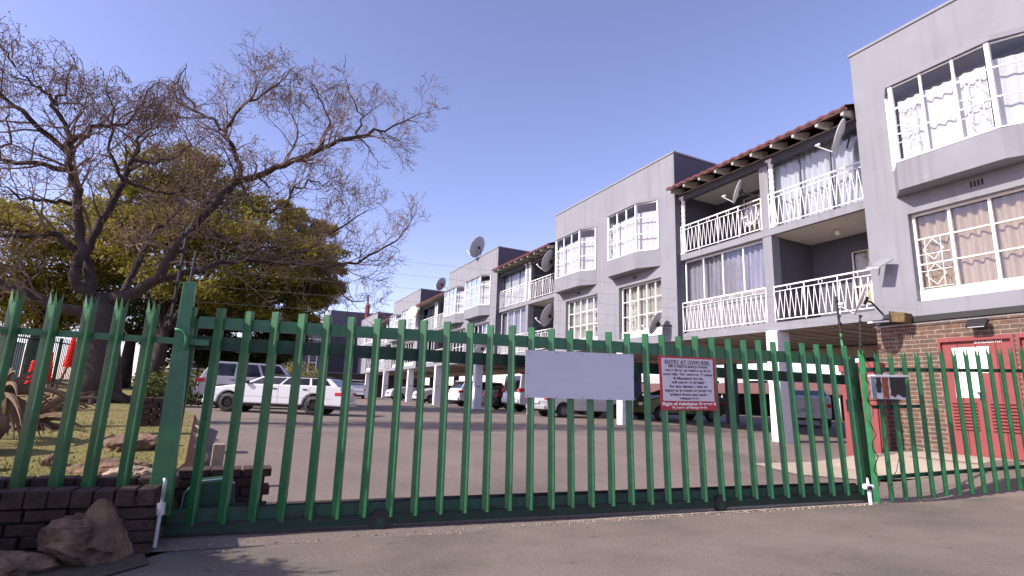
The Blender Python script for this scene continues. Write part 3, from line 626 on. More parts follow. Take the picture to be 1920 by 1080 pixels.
def rail(h0a, h0b, h1a, h1b, s0, s1, d0, d1, name, m):
    n = 24; vs = []
    for i in range(n+1):
        t = i/n; s = s0+(s1-s0)*t; a = h0a+(h0b-h0a)*t; b = h1a+(h1b-h1a)*t; vs += [G(s, a, d0), G(s, b, d0), G(s, b, d1), G(s, a, d1)]
    fs = []
    for i in range(n):
        for k in range(4): fs.append((4*i+k, 4*i+(k+1) % 4, 4*i+4+(k+1) % 4, 4*i+4+k))
    fs += [(0, 1, 2, 3), (4*n+3, 4*n+2, 4*n+1, 4*n)]
    return gpart(MB().add(vs, fs), name, m)
rail(1.735, 1.865, 1.835, 2.02, .02, 8.25, .020, -.03, 'top_rail', 'green')
rail(1.555, 1.60, 1.675, 1.735, .02, 8.25, -.045, -.07, 'middle_rail', 'green_dirty')
rail(.145, .135, .245, .235, .02, 8.25, .020, -.03, 'bottom_rail', 'green_dirty')
rail(.062, .045, .1445, .1345, -.1, 8.3, .045, -.045, 'floor_beam', mat('grimy_green_beam', (.006, .028, .016), .7, 0, .4, 5, .2, 30))
gpart(MB().obox(G(4.1, .1405, .030), gdir, gn, gup, 4.1, .02, .005), 'grime_seam', 'black')
rk = MB()
for i in range(560):
    s = .5+i*.0135; rk.obox(G(s, .262, -.05), gdir, gn, gup, .004, .01, .009)
rk.obox(G(4.2, .243, -.05), gdir, gn, gup, 4.0, .012, .010); gpart(rk, 'gear_rack', 'black')
for s in (1.72, 5.72):
    w = MB(); c = G(s, .095, .02); pts = []
    w.tube([c+gn*.035, c-gn*.03], .095, 20); gpart(w, 'wheel', 'black')
    gpart(MB().obox(G(s, .08, .052), gdir, gn, gup, .035, .005, .045), 'wheel_bracket', 'green_dirty')
sp = MB(); sp.obox(G(8.37, 1.0, -.02), gdir, gn, gup, .045, .04, 1.0); gpart(sp, 'end_stile', 'green')
sp = MB(); sp.obox(G(8.50, .96, -.06), gdir, gn, gup, .03, .03, .96); gpart(sp, 'catch_post', 'green_dark')
gpart(MB().obox(G(8.27, 1.30, .02), gdir, gn, gup, .10, .04, .085), 'lock_box', 'green_dark')
# screws/weld stain line is part of the paint. signs hang on the gate:
def sign_quad(pix, d): 
    P = G(0, 0, d); return [onp(x, y, P, gn) for x, y in pix]
bl = thing('blank_sign', 'blank pale grey metal sheet screwed to the middle of the green gate', 'sign', G(3.8, 1.5, .09))
q = sign_quad([(985.5, 656), (1188, 664.5), (1189, 751), (984.5, 745)], .088)
setw(MB().prism([q[0], q[1], q[2], q[3]], -gn*.003).build('sheet', 'blank'), bl)
sc_ = MB()
for u, v in [(.02, .05), (.27, .03), (.5, .05), (.76, .04), (.98, .03), (.02, .5), (.985, .5), (.02, .96), (.27, .97), (.5, .97), (.76, .97), (.98, .97)]:
    p = (q[0]*(1-u)+q[1]*u)*(1-v)+(q[3]*(1-u)+q[2]*u)*v; sc_.tube([p+gn*.0005, p+gn*.005], .006, 6)
setw(sc_.build('screws', 'rust'), bl)
rs = thing('warning_sign', 'red bordered entry at own risk notice fixed to the green gate', 'sign', G(5.3, 1.5, .09))
q = sign_quad([(1234.5, 667), (1340, 671.5), (1345, 770), (1240, 769)], .088)
setw(MB().prism(q, -gn*.003).build('board', 'signred'), rs)
def bil(u, v, o=0): return (q[0]*(1-u)+q[1]*u)*(1-v)+(q[3]*(1-u)+q[2]*u)*v+gn*o
setw(MB().prism([bil(.045, .035, .0015), bil(.955, .035, .0015), bil(.955, .83, .0015), bil(.045, .83, .0015)], -gn*.001).build('face', 'signwhite'), rs)
W_ = (q[1]-q[0]).length; H_ = (q[3]-q[0]).length
ax = (q[1]-q[0]).normalized(); ay = (q[0]-q[3]); ay = (ay-ax*ay.dot(ax)).normalized()
def fit(txt, v, width, hgt, m, bold=.002):
    t = text_mesh(txt, 1, (0, 0, 0), Vector((1, 0, 0)), Vector((0, 1, 0)), bold=bold/hgt*.5, ext=0)
    xs_ = [a[0] for a in t.v]; cx = (max(xs_)+min(xs_))/2; sx = width*W_/(max(xs_)-min(xs_)); sy = hgt*1.4
    o = bil(.5, v, .004); t.v = [tuple(o+ax*((a[0]-cx)*sx)+ay*(a[1]*sy)) for a in t.v]
    return setw(t.build('lettering', m), rs)
lines = [('ENTRY AT OWN RISK', .135, .80, .043), ('All vehicles and persons', .205, .70, .030), ('enter these premises at their', .28, .82, .030), ('own risk. The owners, Tenants', .355, .87, .030), ('& Managing Agent,', .43, .53, .030), ('will not be held liable', .505, .60, .030), ('for any damage, loss or', .58, .67, .030), ('injury to persons or property', .655, .82, .030), ('arising from any cause', .73, .66, .030), ('whatsoever.', .80, .33, .030)]
for tx, v, wd_, hh in lines: fit(tx, v, wd_, hh, 'signtext')
setw(MB().prism([bil(.10, .147, .0045), bil(.90, .147, .0045), bil(.90, .153, .0045), bil(.10, .153, .0045)], -gn*.0005).build('underline', 'signtext'), rs)
fit('Right of Admission Reserved', .905, .93, .036, 'signpale', .003); fit('By order of Management', .965, .60, .026, 'signpale')

# gate post at the left, with conduit and latch
gp = thing('gate_post', 'broad green steel gate post at the left end of the gate', 'post', G(-.2, 0))
def post_pts(pix, d=.12): P = G(0, 0, d); return [onp(x, y, P, gn) for x, y in pix]
q = post_pts([(343.5, 528), (366, 527), (352, 640), (325, 640)]); q2 = post_pts([(325, 640), (352, 640), (322, 948), (267, 925)])
p = post_pts([(344, 528), (366, 528), (318, 968), (270, 968)])
setw(MB().prism(p, -gn*.10).build('box_section', 'green', bevel=.006), gp)
setw(MB().tube([post_pts([(x, y)], .15)[0] for x, y in [(328, 617), (338, 619), (346, 625), (349, 635), (346, 655)]], .011, 8).build('cable_loop', 'green_faded', smooth=True), gp)
setw(MB().tube([post_pts([(x, y)], .33)[0] for x, y in [(309, 896), (310, 905), (303, 945)]], .014, 8).build('drop_bolt', 'steel', smooth=True), gp)
setw(MB().tube([post_pts([(x, y)], .33)[0] for x, y in [(303, 942), (301, 965)]], .030, 8).build('bolt_socket', 'steel'), gp)
setw(MB().tube([post_pts([(x, y)], .33)[0] for x, y in [(300, 965), (290, 1026)]], .014, 8).build('stake', 'steel'), gp)
setw(MB().obox(G(-.02, .95, -.03), gdir, gn, gup, .035, .02, .86).build('guide_channel', 'green_dark'), gp)
# right hand palisade
fr0 = Vector((8.17, 4.66, 0)); frd = Vector((2.95, -.42, 0)).normalized(); frn = Vector((frd.y, -frd.x, 0))
if frn.y > 0: frn = -frn
Zu = Vector((0, 0, 1))
def FR(s, h, d=0): return fr0+frd*s+Zu*(h+.04*s)+frn*d
FRt = thing('palisade_fence', 'green spiked palisade fence running from the gate to the brick wall', 'fence', fr0)
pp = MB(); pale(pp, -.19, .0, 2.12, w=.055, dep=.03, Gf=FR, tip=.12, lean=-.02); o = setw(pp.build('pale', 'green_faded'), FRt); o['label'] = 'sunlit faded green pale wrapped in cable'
tops_ = [1637, 1660, 1685, 1707.5, 1731, 1754, 1777, 1799, 1821, 1843.5, 1865.5, 1887, 1909]
s_ = [(onp(x, 656, FR(0, 0, 0), frn)-fr0).dot(frd) for x in tops_]; st_ = (s_[-1]-s_[0])/12
for k in range(17):
    mb = MB(); s = s_[0]+.03+k*st_; pale(mb, s, .02, 2.10+.012*k+rg.uniform(-.01, .01), w=.040, dep=.03, Gf=FR, tip=.13, lean=-.012); setw(mb.build('pale', 'green'), FRt)
for h in (.30, 1.80): setw(MB().prism([FR(-.25, h, .0), FR(-.25, h+.055, .0), FR(4.6, h+.055+.02, .0), FR(4.6, h+.02, .0)], -frn*.02).build('rail', 'green_dark'), FRt)
setw(MB().prism([FR(-.05, 1.27, .0), FR(-.05, 1.32, .0), FR(.9, 1.32, .0), FR(.9, 1.27, .0)], -frn*.02).build('rail', 'green_dark'), FRt)
# left hand palisade on the brick wall
FLt = thing('palisade_fence', 'green spiked palisade fence standing on the low brick wall at the left', 'fence', (-1, 5.24, .45))
fl0 = Vector((0, gate_y(0)-.02, 0)); fld = gdir
def FL(s, h, d=0): return fl0+fld*s+Zu*h+gn*d
for s in [-.76, -.985, -1.19, -1.42, -1.66, -1.90, -2.14]:
    mb = MB(); pale(mb, s+.02, .44, 1.93, w=.047, dep=.048, Gf=FL, tip=.11); setw(mb.build('pale', 'green'), FLt)
setw(MB().prism([FL(-2.6, 1.58), FL(-2.6, 1.63), FL(-.3, 1.63), FL(-.3, 1.58)], -gn*.03).build('rail', 'green'), FLt)

# meter box on the right fence
mbx = thing('meter_box', 'rusty white meter box with peeling black paint and a white lid on the fence', 'box', FR(.5, 1.45))
PB = FR(0, 0, .16)
def fp(x, y, d=.16): return onp(x, y, FR(0, 0, d), frn)
q = [fp(1641, 706), fp(1697, 706), fp(1699, 749), fp(1646, 748)]
setw(MB().prism(q, -frn*.07).build('case', 'signwhite', bevel=.004), mbx)
rb_ = random.Random(8)
def blob(u0, u1, v0, v1, rag=.05):
    B = lambda u, v: (q[0]*(1-u)+q[1]*u)*(1-v)+(q[3]*(1-u)+q[2]*u)*v+frn*.0025
    pts = [B(u0, v0), B(u1, v0)]+[B(u1+rb_.uniform(-rag, rag)*.5, v0+(v1-v0)*k/4) for k in (1, 2, 3)]+[B(u1-(u1-u0)*k/7, v1+rb_.uniform(-rag, rag)) for k in range(8)]+[B(u0+rb_.uniform(-rag, rag)*.5, v0+(v1-v0)*(1-k/4)) for k in (1, 2, 3)]
    return MB().prism(pts, -frn*.001)
setw(blob(.0, .17, .03, .72).build('paint_patch', 'black'), mbx); setw(blob(.20, .42, .03, .97).build('rust_patch', 'rust'), mbx); setw(blob(.45, 1.0, .03, .86, .08).build('paint_patch', 'black'), mbx)
qq = [fp(1632, 705), fp(1640.5, 705.5), fp(1645.5, 749), fp(1637, 747)]
setw(MB().prism(qq, -frn*.02).build('side_sheet', 'lidblue'), mbx)
setw(MB().prism([fp(1640, 702.5), fp(1706, 704.0), fp(1706, 706), fp(1640, 706)], -frn*.10).build('lid', 'white'), mbx)
setw(MB().prism([fp(1640, 749.5), fp(1690, 750.5), fp(1690, 752.5), fp(1640, 752)], -frn*.2).build('base_plate', 'black'), mbx)
# loose cable on the faded pale
cb = MB(); pts = [FR(-.21+.05*math.sin(k*1.9), .25+k*.095, .085+.02*math.cos(k*1.9)) for k in range(20)]; cb.tube(pts, .007, 5)
cb.tube([FR(.02, 1.3, .09), FR(.10, 1.1, .1), FR(.2, .85, .1), FR(.22, .6, .1), FR(.14, .42, .1), FR(.0, .3, .1), FR(-.05, .1, .1)], .005, 5)
tag(cb.build('cable', 'black'), 'black cable wound round the sunlit pale beside the gate end', 'cable')
# white pipe camera stub at the foot of the right post
vs_ = thing('white_spike', 'short white painted valve post at the foot of the gate end', 'post', fr0)
zz = lambda pix, d=.16: [fp(x, y, d) for x, y in pix]
setw(MB().tube(zz([(1626, 896), (1629, 915), (1633, 946)]), [.012, .025, .022], 8).build('pipe', 'white'), vs_)
a, b = zz([(1621, 912), (1635, 913)]); setw(MB().tube([a+frn*.0, b+frn*.0], .035, 12).build('valve_body', 'white'), vs_)
c = fp(1630, 915, .20); setw(MB().tube([c, c+frn*.02], .028, 12).build('valve_cap', 'black'), vs_)

# electric fence poles and wires
def epole(label, pix, y_or_plane, ins, green_to=None, lean=None):
    P, nrm = y_or_plane; pts = [onp(x, y, P, nrm) for x, y in pix]
    t = thing('electric_fence_pole', label, 'pole', pts[0], group='electric fence poles above the gate and fence')
    if green_to: mid = pts[0].lerp(pts[-1], green_to); setw(MB().tube([pts[0], mid], .017, 8).build('lower_rod', 'green_faded'), t); setw(MB().tube([mid, pts[-1]], .017, 8).build('upper_rod', 'black'), t)
    else: setw(MB().tube([pts[0], pts[-1]], .011, 8).build('rod', 'black'), t)
    out = []
    for k in ins:
        p = pts[0].lerp(pts[-1], k); setw(MB().tube([p+(-gn*-.02)-gdir*.03, p+gn*.02+gdir*.0], .022, 8).build('insulator', 'black'), t); out.append(p)
    return out
Pg = (G(0, 0, -.10), gn)
insL = epole('black electric fence rod beside the broad left gate post', [(318, 610), (352, 428)], Pg, (.08, .25, .42, .59, .76, .93))
insR = epole('green and black electric fence pole at the right end of the gate', [(1582, 668), (1567, 556)], Pg, (.30, .42, .54, .66, .78, .92), green_to=.38)
insL2 = epole('thin pale wire rod on top of the left gate post', [(356, 530), (368, 470)], (G(0, 0, .05), gn), ())
insF = epole('short black insulator rod rising from the sunlit fence pale', [(1613, 662), (1612, 590)], (FR(0, 0, .03), frn), (.2, .4, .6, .8, .95))
wi = MB()
for a, b in zip(insL, insR):
    pts = []
    for k in range(17):
        t = k/16; p = a.lerp(b, t); p = p-Zu*(.06*4*t*(1-t)); pts.append(p)
    wi.tube(pts, .0014, 3)
ends = [Vector((-6, 5.75, 0)), Vector((14, 4.2, 0))]
for k, a in enumerate(insR): wi.tube([a, a+Vector((4.5, -.55, .05))], .0014, 3)
tag(wi.build('fence_wires', 'steel'), 'thin electric fence wires strung above the gate between the poles', 'wire')

# red steel locker and solar panel, junction box near the right
lk = thing('red_locker', 'red steel locker standing behind the right end of the gate', 'cabinet', (0, 0, 0))
Yl = 6.7; c = [ony(x, y, Yl) for x, y in [(1596, 676), (1640, 674), (1654, 833), (1618, 832)]]; lk.location = (c[0].x, Yl, .3)
x0, x1 = ony(1574, 676, Yl+.7).x, c[1].x+.28; z1 = c[0].z; zb = zlot(10, Yl)+.08
setw(MB().box(x0, x1, Yl, Yl+.7, zb, z1).build('body', 'redpaint', bevel=.01), lk)
setw(MB().box(x0-.03, x1+.03, Yl-.03, Yl+.73, z1-.18, z1+.02).build('lid', 'redpaint', bevel=.01), lk)
zm = (z1+zb)/2; setw(MB().box(x0+.05, x1-.05, Yl-.015, Yl, zm-.75, zm+.05).build('door_panel', 'redpaint'), lk); setw(MB().box(x0+.02, x1-.02, Yl-.02, Yl-.001, zm+.10, zm+.13).build('hinge_strip', 'black'), lk)
setw(MB().box(x0+.75, x1-.1, Yl-.035, Yl-.031, z1-.45, z1-.2).build('notice_paper', 'paper'), lk)
setw(MB().box(x0, x1, Yl, Yl+.7, zb-.06, zb-.002).build('plinth', 'black'), lk)
so_ = thing('solar_panel', 'small tilted solar panel on a bracket at the corner of the near block', 'solar panel', (12.3, 7.0, 4.5))
q = [onx(x, y, X) for x, y, X in [(1624, 503, 12.1), (1656, 486, 12.1), (1674, 487, 12.45), (1645, 502, 12.45)]]
a = Vector((12.05, 7.05, 4.42)); setw(MB().prism([onx(1624, 504, 12.0), onx(1652, 487, 12.35), onx(1676, 487, 12.35), onx(1648, 503, 12.0)], (0, 0, .03)).build('panel', 'steel'), so_)
setw(MB().bar((12.2, 6.8, 4.45), (12.52, 6.75, 4.40), .025).build('bracket', 'steel'), so_)
jb = thing('junction_box', 'weathered yellow junction box on the corner above the brick wall', 'box', (12.3, 6.6, 3.1))
q = [onx(x, y, 12.2) for x, y in [(1666, 583), (1696, 586), (1696, 604), (1667, 603)]]
setw(MB().prism(q, (.28, 0, 0)).build('case', 'yellowbox', bevel=.01), jb); setw(MB().bar(onx(1627, 605, 12.3), onx(1668, 602, 12.3), .035).build('white_pipe', 'white'), jb)

# ================================================================== satellite dishes
def dish(name, label, c, r, aim, m='dish', arm=None, wallp=None, grp='satellite dishes on the apartment block', squash=.8):
    """c centre, aim = pointing direction, wallp = mounting point"""
    t = thing(name, label, 'satellite dish', c, group=grp); c = Vector(c); aim = Vector(aim).normalized()
    sx = Vector((0, 0, 1)).cross(aim).normalized(); sy = aim.cross(sx); mb = MB(); nr, na = 5, 26; vs = []
    for side in (0, 1):
        for i in range(nr+1):
            q = i/nr
            for k in range(na):
                a = 2*math.pi*k/na; vs.append(c+sx*(math.cos(a)*q*r)+sy*(math.sin(a)*q*r*1.08)+aim*(q*q*.16*r-(.012 if side else 0)))
    fs = []; o2 = (nr+1)*na
    for s_ in (0, 1):
        for i in range(nr):
            for k in range(na):
                k2 = (k+1) % na; b = s_*o2; fs.append((b+i*na+k, b+i*na+k2, b+(i+1)*na+k2, b+(i+1)*na+k))
    for k in range(na): k2 = (k+1) % na; fs.append((nr*na+k, nr*na+k2, o2+nr*na+k2, o2+nr*na+k))
    mb.add(vs, fs); setw(mb.build('reflector', m, smooth=True), t)
    bot = c-sy*r*1.05+aim*.12*r; fo = c+aim*r*1.25-sy*r*.75
    setw(MB().tube([bot-aim*.05, fo], .013*max(1, r/.4), 6).build('arm', 'dishw'), t); setw(MB().tube([fo-aim*.02+sy*.0, fo-aim*.10*1+sy*.05], .035, 8).build('lnb', 'dishw'), t)
    back = c-aim*.05
    if wallp: setw(MB().tube([back, back-aim*.12, Vector(wallp)], .02, 6).build('mount', 'black'), t)
    setw(MB().obox(back-aim*.02, sx, sy, aim, .06, .08, .03).build('bracket', 'black'), t)
    return t
AIM = Vector((-.45, .78, .42))
def dpix(x, y, X): return onx(x, y, X)
dish('satellite_dish', 'grey satellite dish on the corner above the brick wall casting a big shadow', dpix(1617, 562, 11.6), .33, (-.50, .74, .36), 'dishw', wallp=(12.5, 6.8, 3.35))
dish('satellite_dish', 'pale dish hanging in front of the white curtained top balcony', dpix(1578, 256, 12.3), .40, (-.42, .80, .36), 'dishw', wallp=(12.72, 7.35, 7.6))
dish('satellite_dish', 'dish with white receiver at the rail of the open top balcony', dpix(1385, 360, 12.4), .33, (-.55, .72, .36), 'dishw', wallp=(12.72, 9.95, 7.2))
dish('satellite_dish', 'dish low on the near corner of the second block beside its own shadow', dpix(1231, 607, 12.05), .36, AIM, 'dish', wallp=(12.5, 13.35, 3.75))
dish('satellite_dish', 'large grey dish at the upper balcony of the second recess', dpix(1031, 490, 12.4), .52, AIM, 'dish', wallp=(12.75, 21.1, 7.4))
dish('satellite_dish', 'large grey dish at the lower balcony of the second recess', dpix(1029, 592, 12.4), .52, AIM, 'dish', wallp=(12.75, 21.1, 4.4))
dish('satellite_dish', 'grey dish standing on the parapet of the third block', dpix(897, 464, 12.45), .66, AIM, 'dish', wallp=(12.6, 30.3, 9.85))
dish('satellite_dish', 'small dark dish peeping over the roof at the third recess', dpix(828, 533, 13.0), .5, AIM, 'dish', wallp=(13.2, 37.0, 8.7))
dish('satellite_dish', 'rusty cream dish on the fourth block above the gate rail', dpix(773, 588, 12.0), .60, (-.7, -.35, .3), 'dishy', wallp=(12.5, 44.0, 7.6))
dish('satellite_dish', 'dish low on the third block just above the gate rail', dpix(903, 653, 12.2), .5, AIM, 'dishw', wallp=(12.5, 28.3, 3.8))
dish('satellite_dish', 'white dish stored behind the top balcony railing', dpix(1411, 405, 13.0), .30, (-.95, .1, .2), 'dishw', wallp=(13.1, 10.0, 6.5))

# ================================================================== vehicles
def car(name, label, loc, rz, L=4.3, W=1.66, H=1.38, body='carwhite', style='wagon', wr=.30, rim='steel', plate=None, sy=1.0, dark_rim=False, rails=False):
    """x forward; origin on the ground at the middle"""
    t = thing(name, label, {'van': 'van'}.get(style, 'car'), loc, rz)
    P = dict(
        wagon=dict(low=[(.50, .26), (.50, .45), (.485, .60), (.44, .66), (.24, .77), (.20, .79), (-.42, .80), (-.475, .76), (-.49, .60), (-.50, .48), (-.49, .25)], cab=[(.235, .77), (.10, 1.0), (-.385, .985), (-.455, .78)], wf=.32, wb=-.29),
        hatch=dict(low=[(.50, .26), (.50, .48), (.47, .62), (.26, .80), (-.44, .84), (-.485, .78), (-.495, .50), (-.48, .24)], cab=[(.26, .79), (.09, 1.0), (-.32, .985), (-.45, .82)], wf=.31, wb=-.31),
        suv=dict(low=[(.50, .30), (.50, .50), (.48, .62), (.27, .67), (-.46, .68), (-.49, .62), (-.50, .40), (-.485, .27)], cab=[(.255, .66), (.14, .985), (-.40, 1.0), (-.475, .67)], wf=.31, wb=-.30),
        van=dict(low=[(.50, .25), (.50, .42), (.47, .50), (.30, .55), (-.47, .56), (-.49, .5), (-.50, .30), (-.49, .22)], cab=[(.30, .54), (.16, .98), (-.47, 1.0), (-.49, .55)], wf=.32, wb=-.28))[style]
    low = [(x*L, z*H) for x, z in P['low']]; wf, wb = P['wf']*L, P['wb']*L; g0_ = .17*H
    # outline of the side with wheel arches
    out = list(low); ar = wr*1.22
    def arch(cx): return [(cx+ar*math.cos(a), wr+ar*math.sin(a)) for a in [math.pi*k/10 for k in range(0, 11)][::-1]]
    A = arch(wb); B = arch(wf)
    bot = [(x, max(z, g0_)) for x, z in A]+[(x, max(z, g0_)) for x, z in B]
    poly = out+bot
    mb = MB().prism([(x, -W/2, z) for x, z in poly], (0, W, 0)); bo = mb.build('body', body, t, bevel=.045)
    # inner dark floor so arches read dark
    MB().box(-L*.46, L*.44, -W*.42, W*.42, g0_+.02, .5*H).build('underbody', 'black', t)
    cab = [(x*L, z*H) for x, z in P['cab']]; ti = .12 if style != 'van' else .06
    vs = []
    for sgn in (-1, 1):
        for i, (x, z) in enumerate(cab):
            w = W/2-(.03 if i in (0, 3) else ti); vs.append((x, sgn*w, z))
    cabm = MB().add(vs, [(0, 1, 2, 3), (7, 6, 5, 4), (0, 4, 5, 1), (1, 5, 6, 2), (2, 6, 7, 3), (3, 7, 4, 0)]); cabm.build('cabin', body, t, bevel=.03)
    # windows: side
    bx0, bx1 = cab[0][0], cab[3][0]; tx0, tx1 = cab[1][0], cab[2][0]; zb, zt = cab[0][1], cab[1][1]
    def sidept(u, v, sgn, o=.008):
        xb = bx0+(bx1-bx0)*u; xt = tx0+(tx1-tx0)*u; x = xb+(xt-xb)*v; z = zb+(zt-zb)*v+((cab[3][1]-zb)*u)*(1-v); y = sgn*((W/2-.03)*(1-v)+(W/2-ti)*v+o); return Vector((x, y, z))
    cuts = dict(wagon=[(.06, .38), (.41, .70), (.73, .93)], hatch=[(.06, .42), (.45, .78), (.81, .93)], suv=[(.05, .33), (.36, .63), (.66, .95)], van=[(.05, .32)])[style]
    for sgn in (-1, 1):
        for a, b in cuts:
            MB().prism([sidept(a, .05, sgn), sidept(b, .05, sgn), sidept(b, .90, sgn), sidept(a, .90, sgn)], (0, -sgn*.004, 0)).build('side_window', 'glassdark', t)
    def ends(i, j, name, ox):
        a = Vector((cab[i][0], 0, cab[i][1])); b = Vector((cab[j][0], 0, cab[j][1])); p = a.lerp(b, .10); q_ = a.lerp(b, .90); w0 = W/2-.10; w1 = W/2-ti-.07
        n_ = Vector((b.z-a.z, 0, -(b.x-a.x))).normalized()*.012*ox; n_ = n_ if (n_.x > 0) == (ox > 0) else -n_
        MB().prism([p+n_+Vector((0, w0, 0)), p+n_-Vector((0, w0, 0)), q_+n_-Vector((0, w1, 0)), q_+n_+Vector((0, w1, 0))], -n_*.3).build(name, 'glassdark', t)
    ends(0, 1, 'windscreen', 1); ends(3, 2, 'rear_window', -1)
    # doors seams, handles, sills
    for sgn in (-1, 1):
        s_ = MB()
        for u in ((.39, .715) if style in ('wagon', 'hatch') else (.345, .645)):
            x = bx0+(bx1-bx0)*u; s_.box(x-.006, x+.006, sgn*(W/2+.0005)-.002, sgn*(W/2+.0005)+.002, g0_+.1, zb)
        s_.box(-L*.42, L*.44, sgn*(W/2)-.003, sgn*(W/2)+.003, .50*H*.9-.006, .50*H*.9+.006)
        s_.build('door_seam', 'trimgrey' if body != 'cardark' else 'black', t)
        for u in (.345, .66):
            x = bx0+(bx1-bx0)*u; MB().box(x-.09, x+.06, sgn*(W/2+.012)-.012, sgn*(W/2+.012)+.012, zb-.13, zb-.095).build('door_handle', 'black', t)
        x = bx0-.10; MB().obox((x-.12, sgn*(W/2+.06), zb+.07), Vector((1, 0, 0)), Vector((0, 1, 0)), Vector((0, 0, 1)), .06, .07, .055).build('mirror', 'black' if style != 'suv' else body, t, bevel=.02)
        # lights
        MB().box(L*.462, L*.502, sgn*W*.30-.14, sgn*W*.42+.04 if False else sgn*W*.30+.14, .47*H, .56*H).build('headlight', 'lamp', t, bevel=.02)
        MB().box(-L*.5-.012, -L*.435, sgn*(W/2-.08)-.09, sgn*(W/2-.08)+.09, .53*H, .63*H if style != 'suv' else .62*H).build('tail_light', 'redlamp', t, bevel=.02)
    MB().box(L*.485, L*.512, -W*.46, W*.46, .22*H, .34*H).build('front_bumper', body, t, bevel=.03); MB().box(-L*.515, -L*.485, -W*.46, W*.46, .24*H, .36*H).build('rear_bumper', body, t, bevel=.03)
    MB().box(L*.492, L*.506, -W*.2, W*.2, .40*H, .46*H).build('grille', 'black', t)
    pl = MB().box(-L*.5-.022, -L*.5-.012, -.26, .26, .42*H, .50*H).build('number_plate', 'signwhite', t)
    if plate:
        text_mesh(plate, .10, (-L*.5-.024, 0, .435*H), Vector((0, -1, 0)), Vector((0, 0, 1)), 1.0, bold=.002).build('plate_lettering', 'black', pl)
    for cx in (wf, wb):
        for sgn in (-1, 1):
            wh = MB(); y = sgn*(W/2-.10); prof = [(-.10, wr*.62), (-.10, wr*.93), (-.07, wr), (.07, wr), (.10, wr*.93), (.10, wr*.62)]
            n = 26
            for dy, rr in prof:
                for k in range(n): a = 2*math.pi*k/n; wh.v.append((cx+rr*math.cos(a), y+dy, wr+rr*math.sin(a)))
            for i in range(5):
                for k in range(n): k2 = (k+1) % n; wh.f.append((i*n+k, i*n+k2, (i+1)*n+k2, (i+1)*n+k))
            wo = wh.build('wheel', 'rubber', t, smooth=True)
            rm = MB(); yy = y+sgn*.065
            rm.tube([(cx, yy-sgn*.06, wr), (cx, yy-sgn*.05, wr)], wr*.66, 20); rm.build('rim_barrel', 'black', wo)
            sp_ = MB()
            for k in range(9):
                a = 2*math.pi*k/9; sp_.bar((cx+.03*math.cos(a), yy, wr+.03*math.sin(a)), (cx+wr*.62*math.cos(a), yy, wr+wr*.62*math.sin(a)), .03, .02, side=Vector((0, 1, 0)))
            ring = [(cx+wr*.62*math.cos(2*math.pi*k/20), yy, wr+wr*.62*math.sin(2*math.pi*k/20)) for k in range(21)]; sp_.tube(ring, .018, 5)
            sp_.build('rim', 'black' if dark_rim else rim, wo)
    if rails:
        for sgn in (-1, 1): MB().tube([(tx0-.2, sgn*(W/2-.16), zt+.0), (tx0-.3, sgn*(W/2-.16), zt+.05), (tx1+.3, sgn*(W/2-.16), zt+.05), (tx1+.2, sgn*(W/2-.16), zt)], .015, 6).build('roof_rail', 'black', t)
    return t
def put(px, py, z=None, y=10): p = onz(px, py, .4); z = zlot(p.x, p.y); p = onz(px, py, z); return p
a = put(424, 772); b = put(587, 779); d = (a-b); ang = math.atan2(d.y, d.x); mid = (a+b)/2; Lw = d.length/.61
nrm = Vector((-math.sin(ang), math.cos(ang), 0)); nrm = nrm if nrm.y > 0 else -nrm
mid = mid+nrm*.54-Vector((math.cos(ang), math.sin(ang), 0))*.015*Lw; mid.z = zlot(mid.x, mid.y)
car('parked_car', 'silver white station wagon with dark wheels parked side on across the car park', mid, ang, L=Lw*.985, W=1.22, H=1.22, style='wagon', dark_rim=True, wr=.315, rails=True)
ps = onz(385, 752, .5); 
car('parked_suv', 'silver sports utility vehicle with its red tail lamp at the left behind the wagon', (ony(368, 730, 23.6).x+2.25, 24.2, .43), R(-3), L=4.5, W=1.5, H=1.74, body='carsilver', style='suv', wr=.38)
pg = put(1050, 783); car('parked_car', 'silver hatchback with spoked rims parked nose in behind the blank sign', (pg.x+1.62, pg.y+.78, zlot(13, 20)), R(2), L=5.0, W=1.75, H=1.45, body='carsilver', style='hatch', wr=.31)
pw = put(1519, 803); car('parked_car', 'white hatchback seen from behind in the shade at the right of the parking level', (24.4, 17.3, .40), R(38), L=4.7, W=2.0, H=1.65, body='carwhite', style='hatch', wr=.33, plate='LZ43 TN')
car('parked_car', 'olive green car side on in the shade behind the red bordered notice', (19.4, 20.6, .40), R(176), L=4.9, W=1.7, H=1.45, body='cargreen', style='hatch', wr=.31)
vn = car('parked_van', 'white panel van with a red roof rack parked nose in beside a column', (16.0, 27.2, .41), R(4), L=5.2, W=1.9, H=2.05, body='carwhite', style='van', wr=.34)
rr_ = MB(); rr_.bar((-2.3, -.6, 2.18), (1.0, -.6, 2.18), .05); rr_.bar((-2.3, .6, 2.18), (1.0, .6, 2.18), .05)
for k in range(6): rr_.bar((-2.3+k*.6, -.6, 2.18), (-2.3+k*.6, .6, 2.18), .04); rr_.bar((-2.3+k*.6, -.6, 2.03), (-2.3+k*.6, -.6, 2.18), .03)
rr_.build('roof_rack', 'redpaint', vn)
for sgn in (-1, 1): MB().box(-2.615, -2.60, sgn*.42-.22, sgn*.42+.22, 1.15, 1.75).build('rear_window', 'glassdark', vn)
car('parked_car', 'dark car parked nose in beside the white van', (16.0, 30.3, .42), R(3), L=4.9, W=1.8, H=1.5, body='cardark', style='hatch', wr=.31)
car('parked_suv', 'white sports utility vehicle reversed into the bays beyond the dark car', (15.6, 35.2, .43), R(4), L=5.2, W=1.9, H=1.75, body='carwhite', style='suv', wr=.37)
